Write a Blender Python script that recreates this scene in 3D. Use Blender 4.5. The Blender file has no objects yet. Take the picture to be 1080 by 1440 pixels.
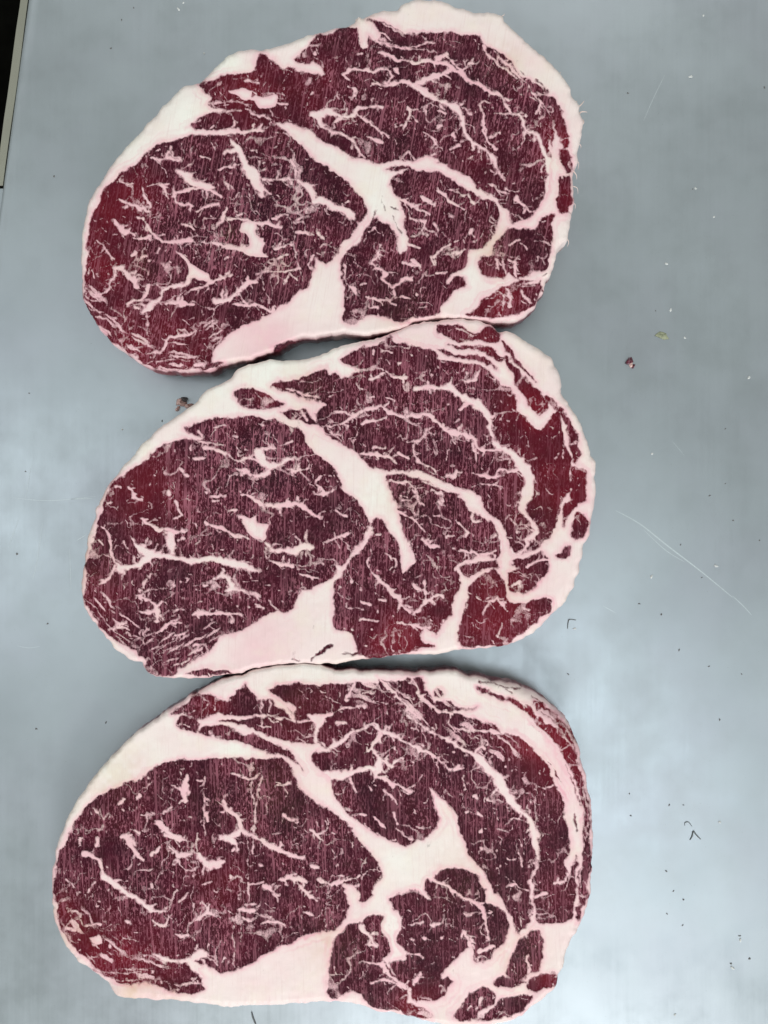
import bpy, math, random
import numpy as np

# ---------------------------------------------------------------- camera, world, lamps
S = 0.000264            # metres per photo pixel on the cut faces
D = 0.40                # camera height above the cut faces
T = 0.022               # thickness of the steaks
sc = bpy.context.scene
cam = bpy.data.objects.new('camera', bpy.data.cameras.new('camera'))
sc.collection.objects.link(cam)
cam.location = (0, 0, T + D)
cam.data.sensor_fit = 'VERTICAL'
cam.data.sensor_height = 24
cam.data.lens = 24 / (2 * (720 * S) / D)
cam.data.clip_start = 0.01
cam.data.clip_end = 50
sc.camera = cam

world = bpy.data.worlds.new('World')
sc.world = world
world.use_nodes = True
bg = world.node_tree.nodes['Background']
bg.inputs['Color'].default_value = (0.83, 0.865, 0.80, 1)
bg.inputs['Strength'].default_value = 0.54

def lamp(name, loc, target, size, power, col):
    l = bpy.data.lights.new(name, 'AREA')
    l.shape = 'RECTANGLE'
    l.size, l.size_y = size
    l.energy = power
    l.color = col
    o = bpy.data.objects.new(name, l)
    sc.collection.objects.link(o)
    o.location = loc
    from mathutils import Vector
    o.rotation_euler = (Vector(target) - Vector(loc)).to_track_quat('-Z', 'Y').to_euler()
    return o
lamp('work_lamp', (0.30, -1.80, 1.4), (0.0, 0.0, 0), (0.6, 0.5), 31.0, (1.0, 0.995, 0.97))
lamp('far_fill', (0.25, 1.75, 1.5), (0.0, 0.0, 0), (0.8, 0.5), 6.5, (1.0, 0.995, 0.97))  # unseen fill light, added to brighten the meat from the far side
lamp('ceiling_lamp', (0.36, -0.42, 1.5), (0.05, -0.05, 0), (0.34, 0.7), 1.45, (0.88, 0.97, 1.0))
lamp('window_light', (-0.80, 0.0, 1.4), (-0.13, 0, 0), (0.45, 1.0), 1.6, (0.90, 0.97, 1.0))

sc.view_settings.view_transform = 'Standard'
sc.view_settings.look = 'None'
sc.view_settings.exposure = 0.15
sc.view_settings.gamma = 1.0
sc.render.film_transparent = False

COL = sc.collection

# ---------------------------------------------------------------- shader helpers
class NT:
    def __init__(s, name):
        s.m = bpy.data.materials.new(name)
        s.m.use_nodes = True
        s.t = s.m.node_tree
        s.bsdf = s.t.nodes['Principled BSDF']
    def n(s, typ, **kw):
        nd = s.t.nodes.new(typ)
        for k, v in kw.items():
            if k.startswith('i_'):
                key = k[2:]
                nd.inputs[int(key) if key.isdigit() else key.replace('_', ' ')].default_value = v
            else:
                setattr(nd, k, v)
        return nd
    def l(s, a, b):
        s.t.links.new(a, b)
    def math(s, op, a, b=None, clamp=False):
        nd = s.n('ShaderNodeMath', operation=op)
        nd.use_clamp = clamp
        for i, v in enumerate((a, b)):
            if v is None: continue
            if isinstance(v, (int, float)): nd.inputs[i].default_value = v
            else: s.l(v, nd.inputs[i])
        return nd.outputs[0]
    def mix(s, f, a, b):
        nd = s.n('ShaderNodeMix', data_type='RGBA')
        for i, v in ((0, f), (6, a), (7, b)):
            if isinstance(v, (int, float)): nd.inputs[i].default_value = v
            elif isinstance(v, tuple): nd.inputs[i].default_value = (*v, 1)
            else: s.l(v, nd.inputs[i])
        return nd.outputs[2]
    def rng(s, v, a, b, c=0.0, d=1.0):
        nd = s.n('ShaderNodeMapRange', i_1=a, i_2=b, i_3=c, i_4=d)
        s.l(v, nd.inputs[0])
        return nd.outputs[0]
    def noise(s, vec, scale, detail=2.0, rough=0.5):
        nd = s.n('ShaderNodeTexNoise', i_Scale=scale, i_Detail=detail, i_Roughness=rough)
        s.l(vec, nd.inputs['Vector'])
        return nd.outputs[0]

def meat_material(name, deg, seed, stria):
    k = NT(name)
    zone = k.n('ShaderNodeAttribute', attribute_name='zones')
    stain = k.n('ShaderNodeAttribute', attribute_name='stain').outputs['Fac']
    sep = k.n('ShaderNodeSeparateColor')
    k.l(zone.outputs['Color'], sep.inputs[0])
    fat, tone, red = sep.outputs
    smear = zone.outputs['Alpha']
    tc = k.n('ShaderNodeTexCoord').outputs['Object']
    mp = k.n('ShaderNodeMapping', i_Rotation=(0, 0, math.radians(deg)), i_Location=(seed * .37, seed * .21, 0))
    k.l(tc, mp.inputs['Vector'])
    st = k.n('ShaderNodeMapping', i_Scale=(1.0, 0.04, 1.0))
    k.l(mp.outputs[0], st.inputs['Vector'])
    st2 = k.n('ShaderNodeMapping', i_Scale=(1.0, 0.36, 1.0))
    k.l(mp.outputs[0], st2.inputs['Vector'])
    line = k.noise(st.outputs[0], 1500, 2, 0.6)        # saw lines
    dash = k.noise(st2.outputs[0], 1700, 2, 0.6)       # broken short dashes
    grain = k.noise(mp.outputs[0], 2000, 2, 0.7)
    blot = k.noise(mp.outputs[0], 110, 3, 0.55)
    blot2 = k.noise(mp.outputs[0], 260, 3, 0.6)
    band = k.noise(st.outputs[0], 190, 2, 0.5)
    # lean
    lean = k.mix(k.rng(blot, .35, .68), (0.026, 0.0034, 0.0100), (0.054, 0.0048, 0.0155))
    lean = k.mix(k.rng(blot2, .46, .72, 0, .6), lean, (0.024, 0.0078, 0.0092))
    lean = k.mix(k.math('MULTIPLY', stain, .8), lean, (0.044, 0.023, 0.013))
    lean = k.mix(k.math('MULTIPLY', red, .95, True), lean, (0.145, 0.0055, 0.0140))
    # fat dust the saw dragged over the lean
    amt = k.rng(smear, 0, 1, .22, 1.08)
    bsh = k.math('MULTIPLY', k.math('SUBTRACT', band, .5), .10)
    c1 = k.rng(k.math('ADD', dash, bsh), .52, .64)
    c2 = k.math('MULTIPLY', k.rng(k.math('ADD', line, bsh), .54, .65), .95)
    c3 = k.math('MULTIPLY', k.rng(grain, .57, .70), .6)
    cov = k.math('MAXIMUM', k.math('MAXIMUM', c1, c2), c3)
    cov = k.math('MULTIPLY', k.math('MULTIPLY', cov, amt), stria)
    lean = k.mix(cov, lean, (0.54, 0.20, 0.27))
    # fat
    fcol = k.mix(tone, (0.78, 0.43, 0.50), (0.82, 0.81, 0.765))
    fcol = k.mix(k.math('MULTIPLY', stain, .60), fcol, (0.56, 0.36, 0.19))
    fcol = k.mix(k.rng(blot2, .50, .78, 0, .16), fcol, (0.74, 0.50, 0.49))
    fcol = k.mix(k.rng(line, .54, .76, 0, .22), fcol, (0.60, 0.40, 0.40))
    fcol = k.mix(k.rng(blot, .50, .72, 0, .35), fcol, (0.80, 0.73, 0.62))
    fcol = k.mix(k.rng(grain, .60, .78, 0, .22), fcol, (0.62, 0.42, 0.40))
    g2 = k.math('MULTIPLY', k.math('SUBTRACT', k.math('ADD', k.math('MULTIPLY', grain, .6), k.math('MULTIPLY', dash, .4)), .5), 1.15)
    f = k.rng(k.math('ADD', fat, g2), .20, .80)
    base = k.mix(f, lean, fcol)
    k.l(base, k.bsdf.inputs['Base Color'])
    k.l(k.rng(f, 0, 1, .32, .48), k.bsdf.inputs['Roughness'])
    k.l(k.rng(f, 0, 1, .10, .30), k.bsdf.inputs['Specular IOR Level'])
    h = k.math('ADD', k.math('MULTIPLY', line, .5), k.math('MULTIPLY', grain, .5))
    h = k.math('ADD', h, k.math('MULTIPLY', f, .35))
    bp = k.n('ShaderNodeBump', i_Strength=.30, i_Distance=.0004)
    k.l(h, bp.inputs['Height'])
    k.l(bp.outputs[0], k.bsdf.inputs['Normal'])
    return k.m

def steel_material(name, base, rough, scratchy=1.0):
    k = NT(name)
    tc = k.n('ShaderNodeTexCoord').outputs['Object']
    br = k.n('ShaderNodeMapping', i_Scale=(1, .02, 1), i_Rotation=(0, 0, math.radians(4)))
    k.l(tc, br.inputs[0])
    bh = k.n('ShaderNodeMapping', i_Scale=(.04, 1, 1))
    k.l(tc, bh.inputs[0])
    brush = k.noise(br.outputs[0], 900, 3, .6)
    brush2 = k.noise(bh.outputs[0], 500, 3, .6)
    cloud = k.noise(tc, 16, 4, .55)
    smudge = k.noise(tc, 55, 4, .6)
    hue = k.n('ShaderNodeTexNoise', i_Scale=22, i_Detail=2)
    k.l(tc, hue.inputs['Vector'])
    c = k.mix(k.rng(cloud, .35, .65), tuple(v * .93 for v in base), tuple(min(1, v * 1.07) for v in base))
    c = k.mix(k.rng(hue.outputs[0], .45, .65, 0, .30), c, (base[0] * 1.04, base[1] * .98, base[2] * 1.03))
    c = k.mix(k.rng(smudge, .5, .75, 0, .25 * scratchy), c, tuple(v * .85 for v in base))
    spk = k.noise(tc, 1400, 2, .6)
    c = k.mix(k.rng(spk, .70, .76, 0, .35 * scratchy), c, (.18, .20, .20))
    k.l(c, k.bsdf.inputs['Base Color'])
    k.bsdf.inputs['Metallic'].default_value = 1.0
    r = k.math('ADD', k.rng(smudge, .3, .7, rough - .05, rough + .06), k.rng(brush, .3, .7, -.015, .015))
    k.l(r, k.bsdf.inputs['Roughness'])
    h = k.math('ADD', k.math('MULTIPLY', brush, .6), k.math('MULTIPLY', brush2, .15))
    bp = k.n('ShaderNodeBump', i_Strength=.04, i_Distance=.0003)
    k.l(h, bp.inputs['Height'])
    k.l(bp.outputs[0], k.bsdf.inputs['Normal'])
    return k.m

def plain(name, col, rough=.5, vary=.25, scale=900, metallic=0.0):
    k = NT(name)
    tc = k.n('ShaderNodeTexCoord').outputs['Object']
    nz = k.noise(tc, scale, 3, .6)
    c = k.mix(k.rng(nz, .3, .7), tuple(v * (1 - vary) for v in col), tuple(min(1, v * (1 + vary)) for v in col))
    k.l(c, k.bsdf.inputs['Base Color'])
    k.bsdf.inputs['Roughness'].default_value = rough
    if name == 'dark_floor': k.bsdf.inputs['Specular IOR Level'].default_value = 0
    k.bsdf.inputs['Metallic'].default_value = metallic
    return k.m

# ---------------------------------------------------------------- places measured on the photograph
def at_top(x, y):                       # a point of a cut face
    return (x - 540) * S, (720 - y) * S
def at_counter(x, y, z=0.0):            # a point of the counter
    k = (D + T - z) / D
    return (x - 540) * S * k, (720 - y) * S * k

def link_mesh(name, verts, faces, mat, parent=None, smooth=True):
    me = bpy.data.meshes.new(name)
    me.from_pydata(verts, [], faces)
    if smooth:
        me.polygons.foreach_set('use_smooth', [True] * len(me.polygons))
    me.materials.append(mat)
    me.update()
    o = bpy.data.objects.new(name, me)
    COL.objects.link(o)
    if parent: o.parent = parent
    return o
def tag(o, label, cat, group=None):
    o['label'] = label; o['category'] = cat
    if group: o['group'] = group

# ---------------------------------------------------------------- the steel counter
M_STEEL = steel_material('brushed_steel', (0.45, 0.50, 0.55), .36)
M_TRIM = steel_material('edge_trim_steel', (0.47, 0.47, 0.41), .25, 2.0)
M_FLOOR = plain('dark_floor', (.0035, .0035, .003), .7, .4, 30)
M_SCR = plain('scratch_metal', (.60, .66, .70), .5, .1, 2000, 1.0)

counter = bpy.data.objects.new('steel_counter', None)
COL.objects.link(counter)
tag(counter, 'brushed stainless steel counter under the three steaks', 'counter')
def edge_x(y): return 41 - y * 0.136          # left edge of the top, in pixels
def counter_top():
    rows = []
    prof = [(-2.6, -9), (-2.6, -3.0), (-2.0, -1.2), (-.6, -.25), (1.5, .35), (4, .45), (7, .3), (11, .05), (16, 0), (1700, 0)]
    ys = [-900, -300, 0, 300, 700, 1100, 1440, 1800, 2400]
    v, f = [], []
    for y in ys:
        for dx, dz in prof:
            X, Y = at_counter(edge_x(y) + dx, y)
            v.append((X, Y, dz * .001))
    n = len(prof)
    for i in range(len(ys) - 1):
        for j in range(n - 1):
            a = i * n + j
            f.append((a, a + n, a + n + 1, a + 1))
    # sides and underside, with their own vertices so that the top stays flat
    top = list(v)
    m0 = (len(ys) - 1) * n
    def skirt(ids):
        k = len(v)
        for i in ids: v.append(top[i])
        for i in ids: v.append((top[i][0], top[i][1], -.03))
        for i in range(len(ids) - 1): f.append((k + i, k + i + 1, k + len(ids) + i + 1, k + len(ids) + i))
    skirt([j for j in range(n)][::-1]); skirt([m0 + j for j in range(n)])
    skirt([i * n for i in range(len(ys))]); skirt([i * n + n - 1 for i in range(len(ys))][::-1])
    o = link_mesh('counter_top', v, f, M_STEEL, counter)
    return o
counter_top()
def trim(y0, y1, wid, z, mat, name):
    v, f = [], []
    n = 24
    for i in range(n + 1):
        y = y0 + (y1 - y0) * i / n
        wob = .6 * math.sin(i * 1.7) + .4 * math.sin(i * 3.1 + 1)
        for dx, zz in ((-wid + wob * .5, z - .012), (-wid + wob * .5, z - .0008), (-wid + 1.2 + wob * .5, z), (-4.2, z + .0003 * math.sin(i * .9)), (-3.2, z - .001), (-3.2, z - .012)):
            X, Y = at_counter(edge_x(y) + dx, y)
            v.append((X, Y, zz))
    for i in range(n):
        for j in range(5):
            a = i * 6 + j
            f.append((a, a + 6, a + 7, a + 1))
    f.append((0, 1, 2, 3, 4, 5)); f.append(tuple(n * 6 + j for j in (5, 4, 3, 2, 1, 0)))
    return link_mesh(name, v, f, mat, counter, smooth=False)
trim(-500, 259, 16.5, -.002, M_TRIM, 'edge_trim')
trim(262, 1500, 30, -.003, M_STEEL, 'edge_trim')
fl = link_mesh('floor', [(-3, -3, -.85), (3, -3, -.85), (3, 3, -.85), (-3, 3, -.85)], [(0, 1, 2, 3)], M_FLOOR)
fl['kind'] = 'structure'

def ribbon(name, pts, w, mat, parent, z=.00004):
    v, f = [], []
    for i, (x, y) in enumerate(pts):
        x0, y0 = pts[max(0, i - 1)]; x1, y1 = pts[min(len(pts) - 1, i + 1)]
        dx, dy = x1 - x0, y1 - y0
        L = math.hypot(dx, dy) or 1
        t = i / (len(pts) - 1)
        ww = w * (.25 + .75 * math.sin(math.pi * min(1, max(0, .08 + .84 * t))))
        nx, ny = -dy / L * ww / 2, dx / L * ww / 2
        X, Y = at_counter(x + nx, y + ny); v.append((X, Y, z))
        X, Y = at_counter(x - nx, y - ny); v.append((X, Y, z))
    for i in range(len(pts) - 1):
        f.append((2 * i, 2 * i + 2, 2 * i + 3, 2 * i + 1))
    return link_mesh(name, v, f, mat, parent, smooth=False)
def bez(pts, n=10):
    P = [pts[0]] + list(pts) + [pts[-1]]
    out = []
    for i in range(1, len(P) - 2):
        for k in range(n):
            t = k / n
            p0, p1, p2, p3 = P[i - 1], P[i], P[i + 1], P[i + 2]
            out.append(tuple(.5 * (2 * p1[a] + (p2[a] - p0[a]) * t + (2 * p0[a] - 5 * p1[a] + 4 * p2[a] - p3[a]) * t * t + (3 * p1[a] - p0[a] - 3 * p2[a] + p3[a]) * t ** 3) for a in range(2)))
    out.append(tuple(pts[-1]))
    return out
for pts, w in (([(866, 718), (900, 737), (938, 767), (985, 803), (1030, 840)], 2.2), ([(905, 745), (935, 773), (962, 790)], 1.3),
               ([(1030, 838), (1045, 852), (1057, 865)], 1.4), ([(848, 852), (866, 862)], 1.1),
               ([(18, 700), (70, 704), (135, 698)], 1.0), ([(100, 702), (130, 701)], 1.4),
               ([(60, 735), (52, 790), (46, 815)], .9), ([(28, 725), (12, 770)], .9), ([(108, 760), (121, 752)], 1.2),
               ([(24, 908), (40, 911), (56, 909)], .9), ([(45, 650), (36, 700)], .8), ([(98, 772), (100, 830)], .8),
               ([(905, 170), (918, 140), (935, 105)], .8), ([(945, 620), (962, 640)], .7)):
    ribbon('scratch', bez(pts), w * .75, M_SCR, counter)

# ---------------------------------------------------------------- fields on a fine grid over each steak
def vnoise(x, y, period, seed):
    r = np.random.default_rng(seed)
    N = 256
    g = r.random((N, N)) * 2 - 1
    u, v = x / period + 500, y / period + 500
    iu, iv = np.floor(u).astype(int), np.floor(v).astype(int)
    fu, fv = u - iu, v - iv
    fu = fu * fu * (3 - 2 * fu); fv = fv * fv * (3 - 2 * fv)
    a = g[iv % N, iu % N]; b = g[iv % N, (iu + 1) % N]
    c = g[(iv + 1) % N, iu % N]; d = g[(iv + 1) % N, (iu + 1) % N]
    return (a * (1 - fu) + b * fu) * (1 - fv) + (c * (1 - fu) + d * fu) * fv
def sstep(a, b, x):
    t = np.clip((x - a) / (b - a), 0, 1)
    return t * t * (3 - 2 * t)
def catmull(P, closed, n):
    P = np.asarray(P, float)
    m = len(P)
    if m < 3: return P
    out = []
    cnt = m if closed else m - 1
    for i in range(cnt):
        if closed: q = [P[(i + o) % m] for o in (-1, 0, 1, 2)]
        else: q = [P[max(0, i - 1)], P[i], P[i + 1], P[min(m - 1, i + 2)]]
        for k in range(n):
            t = k / n
            c = .5 * (2 * q[1] + (q[2] - q[0]) * t + (2 * q[0] - 5 * q[1] + 4 * q[2] - q[3]) * t * t + (3 * q[1] - q[0] - 3 * q[2] + q[3]) * t ** 3)
            l = q[1] * (1 - t) + q[2] * t
            out.append(.6 * c + .4 * l)
    if not closed: out.append(P[-1])
    return np.array(out)

class Grid:
    def __init__(g, x0, y0, x1, y1, p):
        g.x0, g.y0, g.p = x0, y0, p
        g.nx = int((x1 - x0) / p) + 1; g.ny = int((y1 - y0) / p) + 1
        g.X, g.Y = np.meshgrid(x0 + np.arange(g.nx) * p, y0 + np.arange(g.ny) * p)
    def win(g, xa, ya, xb, yb):
        i0 = max(0, int((xa - g.x0) / g.p)); i1 = min(g.nx, int((xb - g.x0) / g.p) + 2)
        j0 = max(0, int((ya - g.y0) / g.p)); j1 = min(g.ny, int((yb - g.y0) / g.p) + 2)
        return (slice(j0, max(j0, j1)), slice(i0, max(i0, i1)))
    def stroke(g, pts, sd, U, V, m):          # signed distance to a tapering stroke
        for k in range(max(1, len(pts) - 1)):
            a = pts[k]; b = pts[min(k + 1, len(pts) - 1)]
            r = max(a[2], b[2]) / 2 + m
            w = g.win(min(a[0], b[0]) - r, min(a[1], b[1]) - r, max(a[0], b[0]) + r, max(a[1], b[1]) + r)
            x, y = U[w], V[w]
            if x.size == 0: continue
            dx, dy = b[0] - a[0], b[1] - a[1]
            L2 = dx * dx + dy * dy
            t = np.clip(((x - a[0]) * dx + (y - a[1]) * dy) / L2, 0, 1) if L2 > 0 else 0 * x
            d = np.hypot(x - a[0] - t * dx, y - a[1] - t * dy) - (a[2] + (b[2] - a[2]) * t) / 2
            sd[w] = np.minimum(sd[w], d)
    def poly(g, P, U, V, m):                  # signed distance to a closed outline
        sd = np.full(g.X.shape, float(m))
        Q = np.vstack([P, P[:1]])
        g.stroke([(q[0], q[1], 0.0) for q in Q], sd, U, V, m)
        w = g.win(P[:, 0].min() - 8, P[:, 1].min() - 8, P[:, 0].max() + 8, P[:, 1].max() + 8)
        x, y = U[w], V[w]
        ins = np.zeros(x.shape, bool)
        for k in range(len(P)):
            (xa, ya), (xb, yb) = Q[k], Q[k + 1]
            if ya == yb: continue
            c = (ya > y) != (yb > y)
            ins ^= c & (x < (xb - xa) * (y - ya) / (yb - ya) + xa)
        s = sd[w]
        sd[w] = np.where(ins, -s, s)
        return sd

def parse(text):
    out, ox, oy = [], 0, 0
    for line in text.strip().splitlines():
        tk = line.split()
        if tk[0] == 'T':
            ox, oy = map(float, tk[1].split(',')); continue
        if tk[0] in 'WZYXEGH':
            a = tk[1].split(',')
            out.append((tk[0], [float(v) for v in a], float(tk[2]) if len(tk) > 2 else 1.0)); continue
        name = None; i = 1
        lx, ly = ox, oy
        if tk[0] in 'MFL': name = tk[1]; i = 2
        pts, w = [], 4.0
        for q in tk[i:]:
            if q[0] == '@':
                lx, ly = map(float, q[1:].split(',')); continue
            a = [float(v) for v in q.split(',')]
            if len(a) > 2: w = a[2] / 4 * (.75 if tk[0] == 'V' and a[2] < 40 else 1)
            pts.append((lx + a[0] / 4, ly + a[1] / 4, w))
        out.append((tk[0], name, pts))
    return out

PITCH = 1.25
def make_steak(text, root, mat, seed, deg, shreds=()):
    items = parse(text)
    out = [it for it in items if it[0] == 'O'][0]
    P = np.array([(p[0], p[1]) for p in out[2]])
    P = catmull(P, True, 4)
    g = Grid(P[:, 0].min() - 6, P[:, 1].min() - 6, P[:, 0].max() + 6, P[:, 1].max() + 6, PITCH)
    X, Y = g.X, g.Y
    sh = X.shape
    n5x, n5y = vnoise(X, Y, 5, seed), vnoise(X, Y, 5, seed + 1)
    n14x, n14y = vnoise(X, Y, 15, seed + 2), vnoise(X, Y, 15, seed + 3)
    U = X + n14x * 2.6 + n5x * 1.5; V = Y + n14y * 2.6 + n5y * 1.5
    Uo = X + vnoise(X, Y, 11, seed + 4) * 1.5 + n5x * .9; Vo = Y + vnoise(X, Y, 11, seed + 5) * 1.5 + n5y * .9
    nf = vnoise(X, Y, 3.2, seed + 6); nm = vnoise(X, Y, 7, seed + 7); nl = vnoise(X, Y, 40, seed + 8); nb = vnoise(X, Y, 22, seed + 9)
    sdo = g.poly(P, Uo, Vo, 60)
    # spots
    def spots(code, default, blend='mix'):
        a = np.full(sh, float(default))
        for it in items:
            if it[0] == code:
                x, y, r = it[1][:3]
                wgt = np.exp(-((X - x) ** 2 + (Y - y) ** 2) / (r * r) * 1.2)
                if blend == 'add': a += wgt * it[2]
                elif blend == 'max': a = np.maximum(a, wgt * it[2])
                else: a = a * (1 - wgt) + it[2] * wgt
        return a
    tone_base = spots('W', .68)
    red = spots('Z', .12, 'add') + nl * .10
    stain = spots('Y', 0, 'max') * np.clip(.75 + .5 * nm + .4 * nb, 0, 1)
    smear = np.clip(.48 + .45 * nl + .35 * nb + spots('X', 0, 'add') * .55, 0, 1.1)
    smear = np.clip(smear - .5 * np.clip(red - .2, 0, 1), 0, 1.1)
    redness = np.clip(red * (.8 + .3 * nb), 0, 1)
    rimmeat = spots('G', 0, 'max')
    # lean, fat pockets, veins
    fat = np.ones(sh); tone = tone_base.copy()
    lab = np.zeros(sh, int)                      # 0 = fat cap
    parts = [('fat_cap', None)]                  # name, index of parent part
    ismus = [False]
    mus_edge = np.full(sh, 30.0)
    for it in items:
        if it[0] == 'M':
            Q = catmull([(p[0], p[1]) for p in it[2]], True, 3)
            sd = g.poly(Q, U, V, 24)
            sd = sd + (nf * .9 + nm * 1.1) * (np.abs(sd) < 20)
            m = sstep(2.6, -2.6, sd)
            fat = fat * (1 - m)
            parts.append((it[1], None)); ismus.append(True)
            lab[sd < 0] = len(parts) - 1
            mus_edge = np.minimum(mus_edge, np.abs(sd))
    ismus_arr = np.array(ismus)
    inmus = ismus_arr[lab]
    tone = np.where(inmus, .16, tone)
    stain = np.where(inmus, stain * .7, stain)
    # paler heart and pinker rim of the fat seams
    tone = np.where(inmus, tone, tone * sstep(-2, 9, mus_edge) * .75 + tone * .25 - .05)
    muslab = lab.copy()
    bestv = np.zeros(sh)
    for it in items:
        if it[0] == 'F':
            Q = catmull([(p[0], p[1]) for p in it[2]], True, 3)
            sd = g.poly(Q, U, V, 14)
            m = sstep(1.5, -1.5, sd)
            fat = np.maximum(fat, m)
            tone = np.maximum(tone, sstep(2, -8, sd) * .62)
            hit = sd < 0
            if hit.any():
                mm = np.bincount(muslab[hit]).argmax()
                parts.append((it[1], mm)); ismus.append(False)
                lab[hit] = len(parts) - 1
                bestv = np.maximum(bestv, m)
    rs_ = random.Random(seed + 5)
    for it in items:
        if it[0] in 'VSR':
            pts = it[2]
            wmax = max(p[2] for p in pts)
            C = catmull(pts, False, 3) if len(pts) > 2 else np.array(pts)
            sd = np.full(sh, 9.0)
            g.stroke([tuple(c) for c in C], sd, U, V, 8)
            if len(C) > 2 and it[0] == 'V':
                for c in range(1, len(C) - 1):
                    L = math.hypot(C[c][0] - C[c - 1][0], C[c][1] - C[c - 1][1])
                    if rs_.random() < L / 11:
                        aa = math.atan2(C[c][1] - C[c - 1][1], C[c][0] - C[c - 1][0]) + rs_.choice([-1, 1]) * rs_.uniform(.5, 1.5)
                        ln = C[c][2] / 2 + rs_.uniform(1.5, 7)
                        w0 = min(C[c][2] * .8, rs_.uniform(1.2, 3))
                        x1, y1 = C[c][0] + math.cos(aa) * ln, C[c][1] + math.sin(aa) * ln
                        aa += rs_.gauss(0, .6)
                        g.stroke([(C[c][0], C[c][1], w0), (x1, y1, w0 * .55), (x1 + math.cos(aa) * ln * .6, y1 + math.sin(aa) * ln * .6, .2)], sd, U, V, 8)
            near = sd < 6
            if not near.any(): continue
            e = sd + nf * .95 + nm * min(1.2, wmax * .2)
            soft = 1.5 + min(1.4, wmax * .14)
            m = sstep(soft, -soft, e) * (1 if wmax > 4.5 else .78 + .22 * np.clip((wmax - 1.5) / 3, 0, 1))
            if it[0] == 'R':
                fat = fat * (1 - m * .9); continue
            m = np.where(near, m, 0)
            tv = np.clip((wmax - 3.5) / 18, 0, .50)
            tone = np.where((m > fat) & inmus, np.maximum(tone, tv * sstep(.5, -3.5, e) + .06), tone)
            fat = np.maximum(fat, m)
            hit = (m > .5) & (m >= bestv) & ismus_arr[muslab]
            if hit.sum() > 5:
                mm = np.bincount(muslab[hit]).argmax()
                parts.append(('fat_seam' if it[0] == 'S' else 'fat_vein', None if it[0] == 'S' else mm)); ismus.append(False)
                lab[hit] = len(parts) - 1
            bestv = np.maximum(bestv, m)
    for it in items:
        if it[0] == 'L':
            Q = catmull([(p[0], p[1]) for p in it[2]], True, 3)
            sd = g.poly(Q, X, Y, 6)
            hit = (sd < 0) & (lab == 0)
            if hit.any():
                parts.append((it[1], None)); ismus.append(False)
                lab[hit] = len(parts) - 1
    # small flecks of marbling
    rr = random.Random(seed)
    fl = np.zeros(sh)
    xa, xb, ya, yb = X.min(), X.max(), Y.min(), Y.max()
    for _ in range(1250):
        x, y = rr.uniform(xa, xb), rr.uniform(ya, yb)
        i, j = int((x - xa) / PITCH), int((y - ya) / PITCH)
        if not ismus_arr[muslab[min(j, sh[0] - 1), min(i, sh[1] - 1)]]: continue
        w = rr.choice([.6, .8, .9, 1.0, 1.2, 1.4, 1.7, 2.2])
        L = rr.uniform(2, 15) if w < 2.2 else rr.uniform(1, 7)
        a = rr.choice([rr.gauss(.5, .5), rr.gauss(1.5, .3), rr.uniform(0, 3.14)])
        pts = [(x, y, w)]
        for s in range(rr.choice([1, 2, 3])):
            a += rr.gauss(0, .5)
            x += math.cos(a) * L / 2; y += math.sin(a) * L / 2
            pts.append((x, y, w * rr.uniform(.4, 1)))
        sd = np.full(sh, 9.0) if False else None
        bx = [p[0] for p in pts]; by = [p[1] for p in pts]
        wd = g.win(min(bx) - 7, min(by) - 7, max(bx) + 7, max(by) + 7)
        sub = np.full(sh, 0.0) if False else None
        xx, yy = U[wd], V[wd]
        d = np.full(xx.shape, 9.0)
        for k in range(len(pts) - 1):
            p, q = pts[k], pts[k + 1]
            dx, dy = q[0] - p[0], q[1] - p[1]
            t = np.clip(((xx - p[0]) * dx + (yy - p[1]) * dy) / (dx * dx + dy * dy + 1e-9), 0, 1)
            d = np.minimum(d, np.hypot(xx - p[0] - t * dx, yy - p[1] - t * dy) - (p[2] + (q[2] - p[2]) * t) / 2)
        m = sstep(.9, -.9, d + nf[wd] * .7) * rr.uniform(.35, .85)
        fl[wd] = np.maximum(fl[wd], m)
    for it in items:                              # fibres running along the edge of a muscle
        if it[0] == 'H':
            (x, y, r), an = it[1], math.radians(it[2])
            wgt = np.exp(-((X - x) ** 2 + (Y - y) ** 2) / (r * r) * 1.2)
            uu = (U - x) * math.cos(an) + (V - y) * math.sin(an); vv = -(U - x) * math.sin(an) + (V - y) * math.cos(an)
            fl = np.maximum(fl, sstep(.05, .6, vnoise(uu * .11, vv, 3.1, seed + 60)) * sstep(.25, .7, wgt) * .72)
    for per, sd_, wd_, am in ((34, 50, .055, .60), (20, 53, .06, .42), (26, 56, .05, .55)):
        r1 = vnoise(U * 1.0 + .25 * V, V * 1.15, per, seed + sd_) + .35 * vnoise(U, V, per * .4, seed + sd_ + 1)
        gate = sstep(-.05, .45, vnoise(X, Y, 48, seed + sd_ + 2) + .5 * nb)
        net = sstep(wd_ * 2.2, wd_ * .4, np.abs(r1 - .1)) * gate * am * np.clip(.85 + .5 * nm, 0, 1)
        fl = np.maximum(fl, net)
    fat = np.where(ismus_arr[muslab], np.maximum(fat, fl), fat)
    # a little ragged fat texture in the lean and lean crumbs in the fat
    fat = np.where(ismus_arr[muslab], fat, fat - np.clip(nm * .5 + nb * .6 - .62, 0, 1) * .8)
    fat = np.clip(fat, 0, 1)
    # thin membranes lying parallel to the muscles inside the fat
    memb = vnoise(mus_edge * 1.6 + nl * 9 + nb * 3, X * .05 + Y * .05, 3.4, seed + 70)
    memb = sstep(.25, .8, memb) * sstep(-.3, .5, vnoise(X, Y, 60, seed + 71)) * sstep(16, 10, mus_edge)
    tone = np.where(ismus_arr[muslab], tone, tone - memb * .30)
    fat = np.where(ismus_arr[muslab], fat, fat - memb * .10)
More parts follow.
